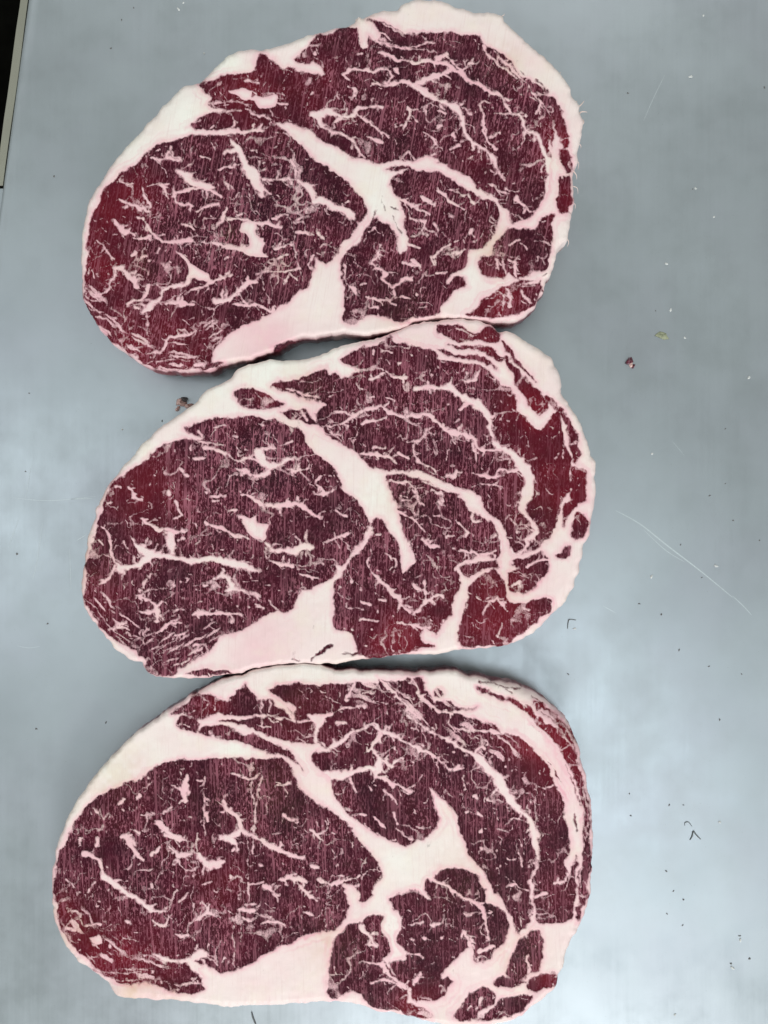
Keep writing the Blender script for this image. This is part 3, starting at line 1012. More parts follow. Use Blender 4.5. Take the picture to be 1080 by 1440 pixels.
DATA2 = """O @100,440 150,1080 190,1010 220,950 300,860 400,740 500,650 600,580 700,510 730,470 790,420 880,380 920,330 970,295 1080,275 @340,440 160,264 240,268 340,264 430,243 480,220 560,185 620,165 740,150 840,120 880,100 960,65 1050,45 @580,440 0,68 90,48 200,38 330,37 440,70 490,110 530,100 600,130 640,165 710,200 770,250 820,340 835,400 840,460 890,530 950,620 980,720 1010,810 1030,860 1030,950 1025,1080 @580,700 1000,130 1000,200 970,250 950,330 930,420 900,510 850,590 790,650 720,720 640,780 570,820 430,845 290,850 200,870 150,882 @340,700 1000,882 900,886 740,900 640,915 520,935 460,932 340,932 220,938 60,960 @100,700 960,982 850,1000 700,1015 600,1015 480,1005 410,960 400,930 330,910 240,840 200,790 120,690 75,600 60,500 75,380 90,290 100,200 130,130
M eye_muscle @100,440 180,1060 230,980 320,900 400,850 450,790 540,730 640,708 700,712 760,700 700,680 640,665 630,650 700,620 830,590 960,580 @340,440 80,585 200,610 300,650 350,690 360,740 400,780 470,830 530,890 560,980 600,1020 650,1060 @340,700 680,60 710,110 725,160 700,220 650,290 600,360 560,375 530,370 535,410 500,450 400,520 340,510 300,590 240,650 200,640 90,690 0,745 @100,700 850,780 800,840 720,900 600,960 560,1000 480,1000 420,950 430,910 390,890 330,840 250,800 180,740 120,670 80,580 75,480 88,360 112,260 150,140
M strip_muscle @100,440 915,450 950,425 1030,430 @340,440 80,440 140,460 200,490 235,515 170,535 100,540 50,530 @100,440 1000,530 950,510 920,470
M cap_muscle @340,440 160,410 260,380 380,350 420,320 470,310 500,350 530,335 570,370 620,345 680,330 600,290 560,265 620,220 700,190 800,165 840,130 880,170 960,190 1040,200 @580,440 100,200 140,260 220,280 350,290 420,320 460,360 500,390 560,430 590,480 590,560 640,600 720,660 780,600 800,570 830,570 840,650 860,740 890,820 885,900 890,980 840,1060 @580,700 820,100 800,170 760,230 720,270 690,285 620,310 560,320 550,310 535,240 500,130 440,95 400,50 @580,440 380,1040 320,1000 250,990 150,930 60,905 0,895 @340,440 900,895 800,890 740,870 680,810 620,770 540,720 460,670 430,640 410,560 440,540 450,500 380,490 300,460 240,440 190,430
M outer_muscle @580,440 590,560 640,600 720,660 780,600 800,570 830,570 840,650 860,740 890,820 885,900 890,980 840,1060 @580,700 820,100 800,170 760,230 720,240 700,160 650,100 640,40 670,-60 690,-140 @580,440 650,850 590,790 560,700
M wing_muscle @340,440 215,560 320,535 370,550 400,600 420,630 370,620 290,600
M lower_muscle @340,440 820,920 900,915 1000,935 1080,960 @580,440 60,950 200,1010 300,1060 @580,700 320,60 380,110 440,130 480,180 490,230 500,300 480,330 400,330 330,350 260,380 240,400 260,440 260,520 230,600 220,660 150,740 130,770 60,730 40,800 @340,700 1080,830 1000,850 880,880 720,900 650,880 640,830 610,750 530,740 510,680 520,560 520,470 560,420 600,370 660,310 720,230 730,140 760,110 800,120 830,200 870,240 890,330 910,430 960,380 980,350 950,270 910,190 880,90 860,20 @340,440 850,1060 820,960
M knuckle_muscle @580,700 260,400 300,375 380,365 470,345 490,380 470,390 400,410 330,440 290,440
M corner_muscle @580,700 570,350 640,330 720,300 760,330 770,360 760,440 720,470 690,510 640,530 560,520 530,480 540,420 600,400 570,390
M trim_muscle @580,700 330,490 400,430 460,400 490,440 530,520 560,580 640,590 780,560 780,640 730,660 680,720 600,770 540,830 430,840 290,840 260,790 270,740 280,660 300,600 310,540
M edge_muscle @580,440 835,535 865,565 905,640 938,720 952,795 915,836 896,800 882,710 862,620
M edge_muscle @580,440 900,856 965,872 985,960 980,1050 930,1066 892,1026 890,940
M edge_muscle @580,700 870,20 930,10 930,50 880,90 850,160 845,80
M edge_muscle @580,700 920,90 970,100 990,140 960,220 920,240 890,200
M edge_muscle @580,700 850,270 890,270 880,320 850,340 815,320
M top_muscle @580,440 140,80 200,60 250,70 340,110 400,75 460,85 490,120 485,170 430,170 340,150 250,160 150,110
M band_muscle @580,440 200,185 330,185 420,190 480,220 515,260 500,280 450,260 380,215 290,200
M rim_muscle @580,440 530,230 570,290 640,370 700,430 740,480 765,540 720,575 680,550 620,470 580,390 540,310 525,260
M band_muscle @580,440 130,205 250,240 350,235 420,260 475,318 430,300 360,265 280,262 180,245
M rim_muscle @580,440 505,165 545,180 570,220 610,280 695,390 640,340 560,250
M rim_muscle @580,440 740,470 800,490 850,560 890,640 870,630 830,560 780,520
M trim_muscle @100,700 640,985 760,960 830,965 910,978 840,990 720,1005
F fat_pocket @100,700 940,100 1000,120 1040,100 1060,140 1110,160 1090,240 1030,230 980,180
L fat_seam @340,440 150,430 400,480 440,660 760,890 1080,930 @580,440 400,1060 @580,700 560,340 560,420 480,380 @340,440 830,950 860,1060 @340,700 1040,200 980,380 910,440 800,120 730,120 560,400 520,380 720,200 640,0 @340,440 540,880 350,680 0,560
L fat_wedge @340,700 320,500 420,530 540,430 520,740 620,780 600,900 300,920 0,960 -300,980 -340,940 -100,800 0,740 220,640
T 100,440
V 760,760,30 820,775,26 880,800,18 940,830,20 1000,820,14 1060,830,14
V 940,880,14 1000,905,18 1060,910,24
V 720,660,14 750,690,12
V 820,640,10 860,645
V 920,680,12 950,690
V 690,830,16 750,825,20
V 620,880,22 645,910,26
V 545,1000,30 550,1020,26
V 765,1010,26
V 600,1070,16
V 320,970,12 345,1020,18 350,1040,22 390,1055,18
V 250,990,16 270,990
V 340,940,14
V 580,775,14
V 680,740,12 680,770
V 790,1030,14 870,1030,16
V 950,1000,18
V 1000,1040,20 1060,1060,26
V 640,680,8 720,712,10 800,740,10 870,750,8
T 340,440
V 90,770,34 140,770,20 190,755,12
V 90,780,40 120,840,50 150,860,42 220,855,26 260,830,20 290,815,14
V 0,815,14 60,820,18 100,840,22
V 0,885,18 60,905,24 120,905,40 150,880,30
V 230,740,10 280,720,14
V 260,880,14 320,890,20 370,870,12
V 330,860,14 310,900,12
V 420,950,18 450,920,18
V 420,960,14 450,1000,16 460,1020,26 510,1000,16 530,980,10
V 410,1015,14 450,1020
V 100,620,10 130,640
V 150,690,16
V 0,1020,18 60,1040,24 120,1075,26 200,1085,24 340,1078,22
V 480,640,12 540,635,14 600,610,24 650,570,28 700,540,24 790,525,20 830,560,26 880,575,24 950,570,26 1020,575,28 1080,595,24
V 680,630,20 700,610,24 760,605,22 820,580,18
V 520,555,12 580,555,14 620,580,14
V 720,380,28 760,360,26 800,350,14
V 760,310,12 830,345,14 900,360,28 930,360,20
V 780,215,14 840,225,18
V 740,210,14 735,230
V 950,235,18
V 1040,245,18
V 990,430,18 1040,415,32 1080,425,24
V 880,295,16 900,290
V 710,470,12 750,465,16
V 870,700,10 890,685 910,710
V 935,720,12 1000,715,14 1030,690,16 1045,660,16
V 975,730,12 970,790,14 1000,850,18 1060,870,12
V 885,790,20 925,810,20
V 670,790,14 730,790,32 800,800,18 840,820,18 870,850,10
V 740,760,16 800,750,14
V 760,870,16
V 490,650,10 520,680 570,690
V 930,590,10 935,700,8
V 250,425,10 320,450,14 380,470,14 430,480,16
V 330,545,14 370,600,14
V 430,520,28 460,510,24
V 830,950,16 900,960,18 960,955,14
V 945,965,12 980,1020,16 1010,1080,12
V 890,1030,12 930,1040
V 1060,990,12 1080,1010
V 320,390,8 420,380,8
T 580,440
V 20,430,24 80,415,32 140,425,22 200,415,42 240,440,32 300,480,36 350,510,42 400,550,40 430,600,34 435,660,28 460,720,26 520,770,36 580,820,48 620,850,52 650,900,60 655,960,56 640,1040,48 630,1080,40
V 80,410,14 85,390
V 270,540,18 290,510,26 330,500,24
V 0,570,24 60,575,24 110,595,26 160,640,26 210,670,36 280,680,28 340,700,30 370,745,28 430,765,24 500,770,26
V 320,660,12 340,700,18
V 340,710,20 355,780,20 360,830,12
V 270,380,12 350,370,24 360,350,16
V 460,380,24 470,350,20
V 240,620,12 265,610
V 200,520,16
V 110,350,14
V 150,310,14
V 0,720,12 50,700,14 85,660,12
V 10,740,14 15,800,16 50,850,16 110,870,14 140,900,12
V 125,790,14 120,770,10
V 195,920,16 230,920,20 250,880,12
V 330,910,14 400,920,20 460,915,14 490,885,18 560,885,18 610,870,26
V 330,980,12 400,970,14 460,960 490,980
V 440,590,16 460,570,14
V 490,600,14
V 590,480,18 610,540,34 660,590,42 720,620,50 750,580,40 770,540,22
V 800,820,8 825,790,10
V 670,790,8
V 710,1010,8 690,1030
V 110,1000,18 160,1020,20 165,1060,14
V 0,1010,10 50,1060
V 240,95,8 300,110,10 340,130,8
T 100,700
V 400,120,12 450,150,18 490,180,28 540,170,26 590,190,24 650,185,14
V 550,200,40 560,260,46 570,310,34
V 600,240,12 640,220,16
V 340,210,12 360,260,24 400,290,42 440,310,52 520,325,38 600,345,38 700,355,42 790,345,38 880,360,42 960,385,46 1060,410,18
V 430,330,50 380,380,34 320,385,32 270,400,42 245,370,20
V 245,370,22 230,310,16 215,220,14 170,155,10
V 240,385,18 210,440,22 190,475,28 160,485,12
V 150,240,14 180,260
V 600,25,16 605,70,14 625,95,16 580,110,20
V 750,145,18 810,155,26 860,180,22 930,210,28 1000,240,20
V 800,455,14 840,440,18 880,460,22 900,510,48 860,525,12
V 900,510,40 950,520,20 1060,550,14
V 450,430,12 420,470,12 400,510
V 480,515,12 430,525,16 400,555,14 430,570,14 470,600,22 480,640,34 480,690,24
V 520,580,16 480,620,24
V 480,640,24 430,650,18 390,645,12
V 570,645,14 625,635,16
V 680,655,14 700,640,30 770,645,20 860,655,22 960,655,16
V 220,740,14 260,720,18 310,710,16
V 510,745,16 530,715,18 610,700,10
V 580,775,18 630,765,20
V 330,790,8 390,795,8 420,700,6
V 740,490,18 765,490
V 615,470,18
V 330,105,18
V 340,0,18 385,15,20
V 205,40,12 240,30
V 700,830,20 730,820,14
V 1040,600,14 1080,625
V 940,610,14
V 1000,610,16
V 890,75,14 930,75,18
V 800,15,14 830,20
V 560,510,14 580,490
V 500,880,5 570,850,7
V 520,930,5 640,880,8
V 560,950,5 660,910,8
V 600,940,5 720,880,6
V 440,860,6 520,830,7
V 300,760,6 380,790,6
T 340,700
V 100,20,20 180,45,28 260,40,26 340,40,28 400,85,32 450,105,16
V 130,260,20 180,295,38 240,290,26 300,305,42 350,265,46 400,285,24
V 330,250,14 310,330,16
V 150,350,16 210,370,28 280,375,30
V 330,430,14 420,445,18
V 380,370,8 460,370
V 470,260,10 520,235,14 570,205,20 620,195,10
V 530,70,16 590,105,20
V 0,390,18 60,400,22 100,415,14
V 40,540,14 100,560,14
V 90,620,14 130,630
V 150,580,8 220,650,10
S 725,165,24 700,225,18 650,290,16 600,360,18 560,400,32 530,440,40
V 725,290,10 725,330,12 705,350,16 720,385,14 760,440,16 800,490,24 850,545,22 890,560,30 900,600,22 950,635,16 990,640,24 1010,610,26 1040,570,38 1080,560,26
V 1040,570,30 1035,530,20
V 1010,520,12 965,480,18
V 800,310,14 850,340,16 860,370,18 850,395,12
V 670,580,18 720,605,22
V 600,625,8 690,635
V 770,580,16 820,580
V 620,475,22
V 660,515,18
V 550,515,20
V 670,680,16 760,690,18
V 735,740,18
V 760,640,16
V 880,700,14 960,715,18 1050,730,24
V 750,200,14 770,205
V 980,0,10 1030,50
V 900,15,10 960,10
V 1020,230,16 1060,270,20 1080,275
V 850,70,20 930,100,18 1020,180,10
V 620,730,16
V 690,840,18
T 580,700
V 40,20,14 70,50
V 150,0,12 165,40,16 135,20,10
V 120,100,14 150,95,16
V 0,125,14 70,190,10
V 60,235,16 100,275,20 150,280,16
V 230,285,14
V 270,290,18 310,305,14 350,310,20 370,330,20
V 370,330,20 420,320,22 460,295,12
V 240,400,22 270,370,20 330,350,16 390,330,18
V 270,150,14 300,200,20 290,220,12
V 190,225,14 230,215
V 340,90,16 345,130,18 390,140,12
V 650,0,44 620,60,42 660,120,36 700,170,32 700,190,36 640,230,30 630,280,24 580,320,26
V 550,115,10 590,160,14 590,190,12
V 590,160,12 640,160,12 690,185,12
V 480,160,40 510,240,50 530,330,58 540,400,46
V 560,325,26 640,310,24 700,290,22 760,270,50
V 640,385,18 700,355,20 780,345,22
V 260,460,24 330,450,30 400,420,24 450,400,14
V 70,460,14 75,540,18 75,580,38 40,620,26 10,650,22
V 80,575,26 140,555,18 180,545,10
V 0,480,20 30,510,24
V 370,560,12 430,590,16 480,560,26 520,620,12
V 430,590,16 400,650,14
V 620,620,14 660,640,18
V 500,700,14 470,780,14
V 580,660,16
V 0,720,12 60,730,18 100,760,22
V 560,490,12 600,470,20 600,500
V 340,720,12
V 640,440,8 700,430 720,470
W 300,560,60 1.0
W 380,520,60 1.0
W 470,490,40 0.95
W 210,640,40 0.9
W 500,660,40 0.75
W 530,700,40 0.95
W 545,740,20 0.85
W 450,870,60 0.8
W 730,520,40 0.75
W 790,560,30 0.7
W 780,820,50 0.65
W 650,840,25 0.7
W 380,910,60 0.4
W 600,460,60 0.55
W 760,210,40 0.8
W 640,475,40 0.6
Z 200,690,60 0.65
Z 130,850,60 0.4
Z 700,860,70 0.9
Z 760,600,60 0.55
Z 750,690,70 0.4
Z 690,470,50 0.7
Z 570,910,60 1.0
Z 820,690,50 0.9
Z 740,560,40 0.7
Z 380,555,20 0.8
Z 350,640,60 -0.1
Y 130,790,40 0.5
Y 430,545,30 0.6
Y 700,820,40 0.5
Y 750,720,40 0.5
Y 570,700,40 0.4
X 320,620,80 0.9
X 370,660,80 0.9
X 680,680,70 0.9
X 640,560,70 0.7
X 300,720,70 0.6
X 560,640,40 0.5
X 520,800,70 0.5
X 200,700,60 -0.6
X 750,600,50 -0.5
E 780,520,50 14
E 820,720,60 12
E 790,850,60 14
G 300,940,80
G 500,935,120
G 640,920,80
H 140,850,28 50
H 170,880,34 38
H 235,895,40 -36
H 275,915,36 -30
H 300,890,20 -30
H 800,480,30 60
T 340,700
R 385,905,12 430,880,20 470,850,22 510,835,12
R 560,870,10 640,880,14 720,870,12
R 280,915,8 330,920,10"""
DATA3 = """O @70,920 40,1080 90,940 150,830 240,700 330,600 420,500 520,420 600,360 690,310 770,250 860,200 960,150 1040,122 @320,920 80,118 160,90 300,64 420,55 520,65 600,92 700,90 780,98 850,98 950,100 @570,920 40,110 100,106 200,98 300,104 340,132 400,128 470,148 560,165 640,180 740,225 800,275 870,335 930,405 960,480 985,580 1015,700 1042,830 1048,930 1052,1080 @570,1170 1048,150 1040,330 1020,420 990,510 950,580 910,660 890,740 860,800 850,860 820,900 740,960 680,1010 600,1060 500,1085 360,1092 200,1080 @320,1170 1080,1050 960,1022 840,1005 760,968 640,952 580,950 460,960 200,975 100,972 @70,1170 1000,982 880,965 700,945 520,935 380,920 330,850 270,800 170,730 100,650 60,580 30,500 12,400 15,230
M eye_muscle @70,920 90,1080 110,1000 160,920 240,830 330,770 440,720 560,670 650,610 740,590 900,590 1040,585 @320,920 160,590 230,590 300,590 350,620 375,680 400,740 450,790 510,840 580,880 640,930 700,980 740,1050 @320,1170 760,80 800,120 840,170 860,250 830,310 790,370 770,400 740,380 740,345 700,310 650,295 670,350 680,420 660,480 600,540 550,560 460,570 400,610 300,640 200,690 100,760 0,790 @70,1170 940,790 900,760 870,730 830,770 850,800 860,830 860,890 780,910 660,885 540,850 440,850 330,820 270,780 180,700 100,600 60,520 35,420 25,300 40,160 80,80
M flap_muscle @70,920 690,335 740,290 830,220 900,230 960,260 1000,270 1040,210 1080,190 @320,920 100,170 140,220 190,260 250,260 260,290 320,310 350,350 370,370 300,350 240,345 100,350 0,335 @70,920 950,330 900,350 840,360 760,345
M fold_muscle @70,920 710,390 740,355 830,365 855,390 830,430 760,430 715,405
M fold_muscle @70,920 840,430 880,400 980,400 1060,440 @320,920 140,450 220,480 300,510 360,550 385,600 430,655 380,610 310,570 230,560 160,520 60,490 @70,920 940,470 850,442
M fold_muscle @70,920 950,370 1010,365 1080,368 @320,920 100,365 240,355 340,370 390,390 430,380 480,370 470,420 490,450 500,480 480,510 400,500 300,470 200,440 90,410 20,385
M cap_muscle @320,920 230,200 300,180 420,170 560,165 690,160 720,150 840,160 850,130 900,150 1000,140 @570,920 40,130 90,130 110,190 160,260 230,330 300,340 370,350 430,380 500,400 550,440 620,460 690,500 740,560 790,620 830,710 840,750 880,800 895,860 890,910 920,960 930,1080 @570,1170 930,80 900,170 905,220 920,230 950,160 965,130 960,250 950,350 945,460 900,500 840,515 780,520 750,510 740,480 720,520 650,570 620,550 600,480 560,430 520,360 470,280 440,230 400,170 360,130 335,60 @570,920 320,1030 290,900 250,830 190,790 130,740 170,850 190,940 150,1000 80,1040 @320,1170 1000,75 900,45 830,0 @320,920 850,1020 740,950 660,870 600,790 575,730 560,690 520,660 480,590 490,550 520,530 490,480 470,420 480,370 390,385 350,310 300,260 240,230
M rim_muscle @570,920 390,175 450,190 540,230 560,250 600,240 700,290 720,260 800,300 860,350 930,430 950,500 975,600 1000,700 1030,830 1040,930 1044,1080 @570,1170 1045,200 1030,330 1010,400 970,400 960,330 985,200 1005,100 @570,920 1005,1080 1000,900 980,760 940,660 880,560 850,500 780,430 700,350 620,280 540,250 430,210
M rim_muscle @570,1170 960,420 1000,400 990,470 965,500
M fold_muscle @570,920 160,205 190,198 215,225 195,245 168,235
M fold_muscle @570,920 130,280 250,262 300,300 400,302 330,312 230,325
M lower_muscle @570,1170 165,235 230,200 320,200 400,250 450,320 450,390 500,410 550,450 580,530 550,610 500,680 430,735 390,730 380,690 370,640 300,690 250,760 200,820 250,825 265,860 220,920 120,955 40,930 @320,1170 1030,900 1010,870 960,830 930,760 900,740 1000,705 960,620 950,590 985,540 975,470 930,420 915,370 980,335 @570,1170 60,330 140,375 115,310 125,270 160,285
M tenderloin_muscle @320,1170 580,940 560,840 575,720 610,580 650,540 690,510 750,510 800,475 870,475 865,550 900,610 920,680 860,720 930,780 1000,860 1020,920 1010,960 960,1000 860,1000 800,970 740,900 700,880 660,910 620,925
M trim_muscle @320,1170 970,970 1040,950 1080,980 @570,1170 100,1000 150,1045 60,1050 @320,1170 1000,1025
M tail_muscle @570,1170 640,600 720,540 770,560 775,700 745,785 700,800 640,830 560,800 600,700
M tail_muscle @570,1170 700,820 760,800 850,800 850,860 760,890 690,880
M tail_muscle @570,1170 410,1060 500,990 520,940 640,920 720,910 700,960 600,1040 500,1060
M tail_muscle @570,1170 270,1030 330,960 400,890 470,880 500,920 490,970 420,1010 390,1060 300,1060
M tail_muscle @570,1170 500,860 540,810 600,820 690,830 620,870 540,880
F fat_pocket @70,1170 220,600 270,580 292,620 250,632
L fat_seam @320,920 380,520 480,530 600,720 680,880 850,1030 1000,1080 @570,1170 110,20 @570,920 140,740 280,860 320,1060 @570,1170 460,270 620,560 560,700 400,860 300,900 220,800 370,640 160,230 @320,1170 920,350 980,500 900,640 860,460 620,540 670,400 780,400 860,250 760,60 @320,920 640,920 380,660
L fat_wedge @320,1170 100,760 420,600 600,550 560,900 560,950 100,970 -240,970 -100,800
T 70,920
V 765,680,18 760,760,34 770,820,26
V 760,770,20 740,765,18 690,745,12
V 590,945,16 650,980,36 690,1015,32 770,1040,14
V 495,810,16 515,790,22
V 380,840,22 410,810,18
V 400,870,14 420,880
V 560,690,18
V 410,1025,28 460,1050,34 480,1080,26
V 490,990,18 510,1000
V 560,920,14 580,890,18
V 630,890,12 680,860
V 270,1060,20 275,1030,12
V 820,705,12 860,700
V 870,680,6 868,800,8 870,890,12 865,980,8 870,1020
V 880,890,30 890,930,26
V 975,830,16 1000,870,28 1040,900,32 1070,960,28
V 960,1030,20 1020,1020,44 1080,990,34
V 1020,670,14 1060,680
V 240,870,12 270,900
V 160,1050,12 180,1030
V 930,240,10 925,310
V 880,280,18
V 720,400,8 790,400,10
V 900,430,8 905,460
T 320,920
V 200,650,8 180,760,10 150,880,10 150,1000,12
V 130,700,12 145,850,8
V 20,880,38 60,930,26 80,980,32 120,1010,28 170,1040,22 240,1065,20
V 60,1000,36 0,1030,30
V 80,680,14 130,700,18 180,670,14
V 270,745,14 350,730,20
V 310,910,22 350,940,32 380,935,12
V 470,1000,12 510,1005,26 560,985,14
V 250,1010,8 310,1000
V 170,405,10 240,405,14
V 195,260,12 200,400,8
V 240,260,8 240,330
V 240,235,24 300,270,28 350,290,36 370,330,24 370,370,20
V 400,380,14 470,370,16
V 470,350,30 510,370,66 500,420,36 495,510,20
V 530,350,34 600,330,14 670,290,10
V 420,470,14 490,465
V 710,150,26 705,200,18 670,250,12
V 660,290,12 720,290,14 780,300,22
V 760,220,10 815,210,14
V 480,215,14
V 610,385,16 670,385,20
V 820,270,8 900,280
V 480,530,40 560,540,28 640,490,28 700,440,24 760,420,18 825,395,24 860,430,28 920,450,24 1000,490,24 1080,540,24
V 860,430,26 830,490,24 805,530,20 840,560,14 870,590,14
V 540,690,60 640,680,46 700,670,36 760,650,32 830,650,32
V 860,580,32 840,640,40 840,690,26
V 870,590,22 920,630,18 960,590,20 985,580,14
V 840,680,24 890,710,28 950,730,22 1010,750,18 1040,780,12
V 690,700,20 720,770,14
V 690,620,14 690,660
V 890,760,12 920,800,14 950,840,12
V 1040,600,18
V 800,740,16 820,760
V 930,890,14 960,960,18
V 820,920,20 850,945,24 880,980,14
V 750,900,18 780,905
V 960,990,10 1040,1040,12
V 520,500,10 550,520
V 300,580,14 380,640,12
V 850,130,18 940,220,26 1020,320,18 1080,370,12
V 1030,290,22 1030,330
V 900,160,10 1000,230 1050,250
V 1020,120,16 1060,190,14 1080,230,12
V 900,330,12
V 700,420,8 760,470
V 620,540,12
V 560,240,6 640,270,8 
T 570,920
V 0,340,10 60,390,16 130,430,22 200,460,18 270,500,28 350,545,36 420,600,46 470,650,50 520,700,54 550,770,58 600,830,46 650,880,36 700,930,36 725,1000,42 725,1080,34
V 0,490,20 70,530,24 140,555,32 190,590,14 250,650,14 330,640,12
V 280,400,12 340,420,18 420,430,20 500,440,26 550,440,14
V 400,540,18 430,520,32 450,530,16
V 60,210,20 120,270,22 180,310,18 260,340,18
V 0,310,24 40,320,22
V 40,600,20
V 265,545,18
V 740,745,10 780,760,14 830,745,12
V 580,590,18
V 560,630,14
V 395,800,22 410,820,20
V 340,890,22
V 400,890,18 430,910,12
V 500,890,18
V 470,810,12 540,830,16
V 410,1000,22 420,990
V 560,960,8 600,920,12 690,940,8
V 700,830,14
V 680,850,8 700,910
V 0,770,14 40,790
V 60,970,12 140,970
V 330,690,10 335,760
V 540,220,8 620,250,16 700,290,22 740,330,30 800,360,30 860,420,18
V 760,330,36 800,380,34
V 870,380,8 930,450,10 950,540,8
V 1010,760,8 1025,900,8 1022,1060,8
V 470,160,10 560,200,14 640,220,10 
R 840,660,8 880,720,8
R 955,900,14 970,990,12
R 900,620,6 950,720,8 985,850,6
R 800,600,4 860,690,6
R 600,265,10 700,330,10
T 70,1170
V 190,130,26 230,130,38 270,160,32 290,190,20 310,250,16
V 310,255,46 360,300,38 420,340,36 480,370,36 540,410,36 580,440,36 640,445,24
V 580,500,12 610,530,18 650,520,16 660,470,12
V 430,30,34 470,90,32 490,130,28 530,160,18
V 265,70,26 270,40,18
V 575,130,20 610,90,18
V 650,15,24 700,30,26 770,40,18
V 680,95,14 715,130,32 770,130,24 810,125,22
V 710,150,12 700,180
V 840,130,20 880,180,40 930,190,44 970,170,14
V 760,215,12 830,200,16
V 1000,30,56 1040,70,34 1050,100,20
V 860,305,12 920,280,16
V 720,390,20 780,340,14
V 665,390,10 710,320,14
V 575,300,16 580,320
V 830,500,14 880,460,36 900,410,12
V 880,460,30 950,480,14
V 210,340,8 250,280,12
V 280,390,16
V 85,270,14 130,310,12
V 160,340,12
V 70,390,16
V 210,520,18 290,520,16
V 430,500,18 450,510
V 340,640,20
V 420,600,8 500,610
V 590,690,14 650,710,26 700,725,28 780,730,38 840,690,46 880,690,22
V 780,730,40 840,780,50 880,820,50
V 720,575,20 780,580,18
V 530,700,18
V 965,730,10 985,710,14
V 945,755,14
V 1040,250,22
V 830,0,6 830,100,10 840,200,6
V 805,200,5 800,450,7
V 1060,440,18 1080,430
V 330,790,5 420,795,7 520,790,5
V 450,770,5 580,775,6
V 350,820,5 460,830,7 560,830,5
V 690,860,12 780,850,16 860,860,12
V 640,890,8 720,880
V 100,450,8 150,440,10 170,480,8 120,500,8
V 90,540,20 150,545,14
V 470,745,14
V 170,70,12 165,30
V 230,700,8 300,690
T 320,1170
V 160,30,16 220,70,30 290,95,32 350,130,26 430,145,20
V 180,170,16 200,185
V 480,190,32 500,195
V 290,275,14 340,260,28 400,260,26 450,280,14
V 400,290,18 450,340,24 500,380,12
V 510,270,16 570,290,18 640,275,20 740,245,12
V 120,295,14 200,280,18
V 210,310,28 240,320,28 300,350,12
V 60,440,24 140,440,34
V 100,410,14 150,400
V 80,480,14 130,500,16
V 180,520,12 230,500,20 280,495,22 320,520,12
V 150,460,10 240,470,14
V 440,455,20 480,465,20
V 110,30,6 112,400,8
V 70,250,5 70,380,6
V 145,30,8 140,130,10
V 550,400,6 548,550,8
V 40,480,5 40,760,6
V 85,480,5 85,620,6
V 620,240,14 650,240
V 30,100,22
V 25,250,24
V 620,195,14
V 650,300,20 700,320,30 730,370,24
V 760,540,44 790,580,26 820,620,22 840,650,14
V 780,640,12 840,640,18
V 690,680,12
V 740,735,12 850,740,16 920,710,12
V 850,740,20 890,780,26 950,840,28 1000,880,20
V 810,850,14 860,835,20 920,840,18 980,870,18
V 1030,600,18
V 1040,830,16 1080,790,22
V 1020,880,22 1020,930,24
V 1000,680,10 1080,690,12
T 570,1170
V 130,250,26 180,280,28 240,310,24 330,360,22 400,400,24 440,440,26 460,520,26 470,580,18 480,650,14
V 470,460,18 490,455
V 330,460,12 380,460,16
V 420,670,28 500,650,26
V 390,680,10 400,720,12 440,700,10
V 20,525,12 60,520,14 110,505,14
V 150,520,16 190,515,20
V 110,590,20 120,600
V 200,600,18
V 310,580,14 330,560,24 350,600,28 360,640,26
V 0,680,14 60,690,16 100,715,10
V 40,850,20 60,820,24 90,795,14
V 190,860,16
V 20,930,16 80,960,14
V 740,150,24 735,220,20 705,270,26 705,340,28 715,400,26 735,460,34 720,510,36 660,560,42
V 725,375,14 770,350,20 800,350,14
V 560,310,14 610,295,22 625,300,14
V 640,100,12 660,180,14
V 650,80,14
V 430,80,26
V 530,200,16
V 730,10,44 735,150,20
V 850,290,20 890,270,22 905,230,20
V 690,700,16 700,800,20
V 420,940,16 400,1000,12
V 600,290,8 690,330,8
V 990,200,10 985,300,12
W 150,1080,40 1.0
W 230,1050,70 0.85
W 330,1060,40 0.95
W 430,950,80 0.95
W 520,945,50 0.9
W 640,955,50 0.85
W 740,1020,60 0.7
W 570,1215,60 0.85
W 600,1180,50 0.85
W 480,1120,40 0.6
W 420,1360,70 0.65
W 560,1290,30 0.8
W 640,1380,50 0.55
W 780,1340,40 0.65
W 120,1120,40 0.9
W 200,1390,40 0.5
W 800,1100,60 0.35
Z 300,995,30 0.6
Z 760,1010,60 1.0
Z 790,1060,60 0.8
Z 90,1290,40 0.5
Z 140,1340,50 0.7
Z 200,1370,60 0.55
Z 590,1425,40 1.0
Z 770,1380,30 0.7
Z 310,1240,50 0.4
Z 430,1010,60 0.3
Z 780,1260,50 0.2
Y 370,1100,40 0.8
Y 390,1130,40 0.7
Y 300,1130,30 0.5
Y 110,1300,40 0.8
Y 160,1100,60 0.5
Y 660,1240,60 0.4
Y 470,1330,40 0.6
Y 420,990,50 0.5
Y 730,1340,40 0.5
X 330,1120,60 0.6
X 210,1210,70 0.5
X 430,1200,60 0.6
X 650,1100,70 0.4
X 290,1300,70 0.5
E 780,1000,70 26
E 830,1150,70 18
E 820,1280,50 14
E 150,1350,60 16
G 470,935,400
H 150,1345,36 35
H 205,1372,40 12
H 110,1300,30 50
H 600,985,46 42
H 660,1020,40 38
H 520,960,40 25
H 700,1060,40 40
H 810,1020,30 50
H 600,1425,30 20
Y 195,1397,30 1.0
Y 235,1402,25 0.9
Y 810,1035,20 0.3
T 570,920
V 620,300,8 680,330,20 720,370,10
V 780,320,26 830,360,24
V 900,470,10 930,520,14
R 420,150,8 520,170,10 640,195,10
R 700,230,10 780,280,10
R 560,190,6 600,215
R 930,420,8 965,500,8"""
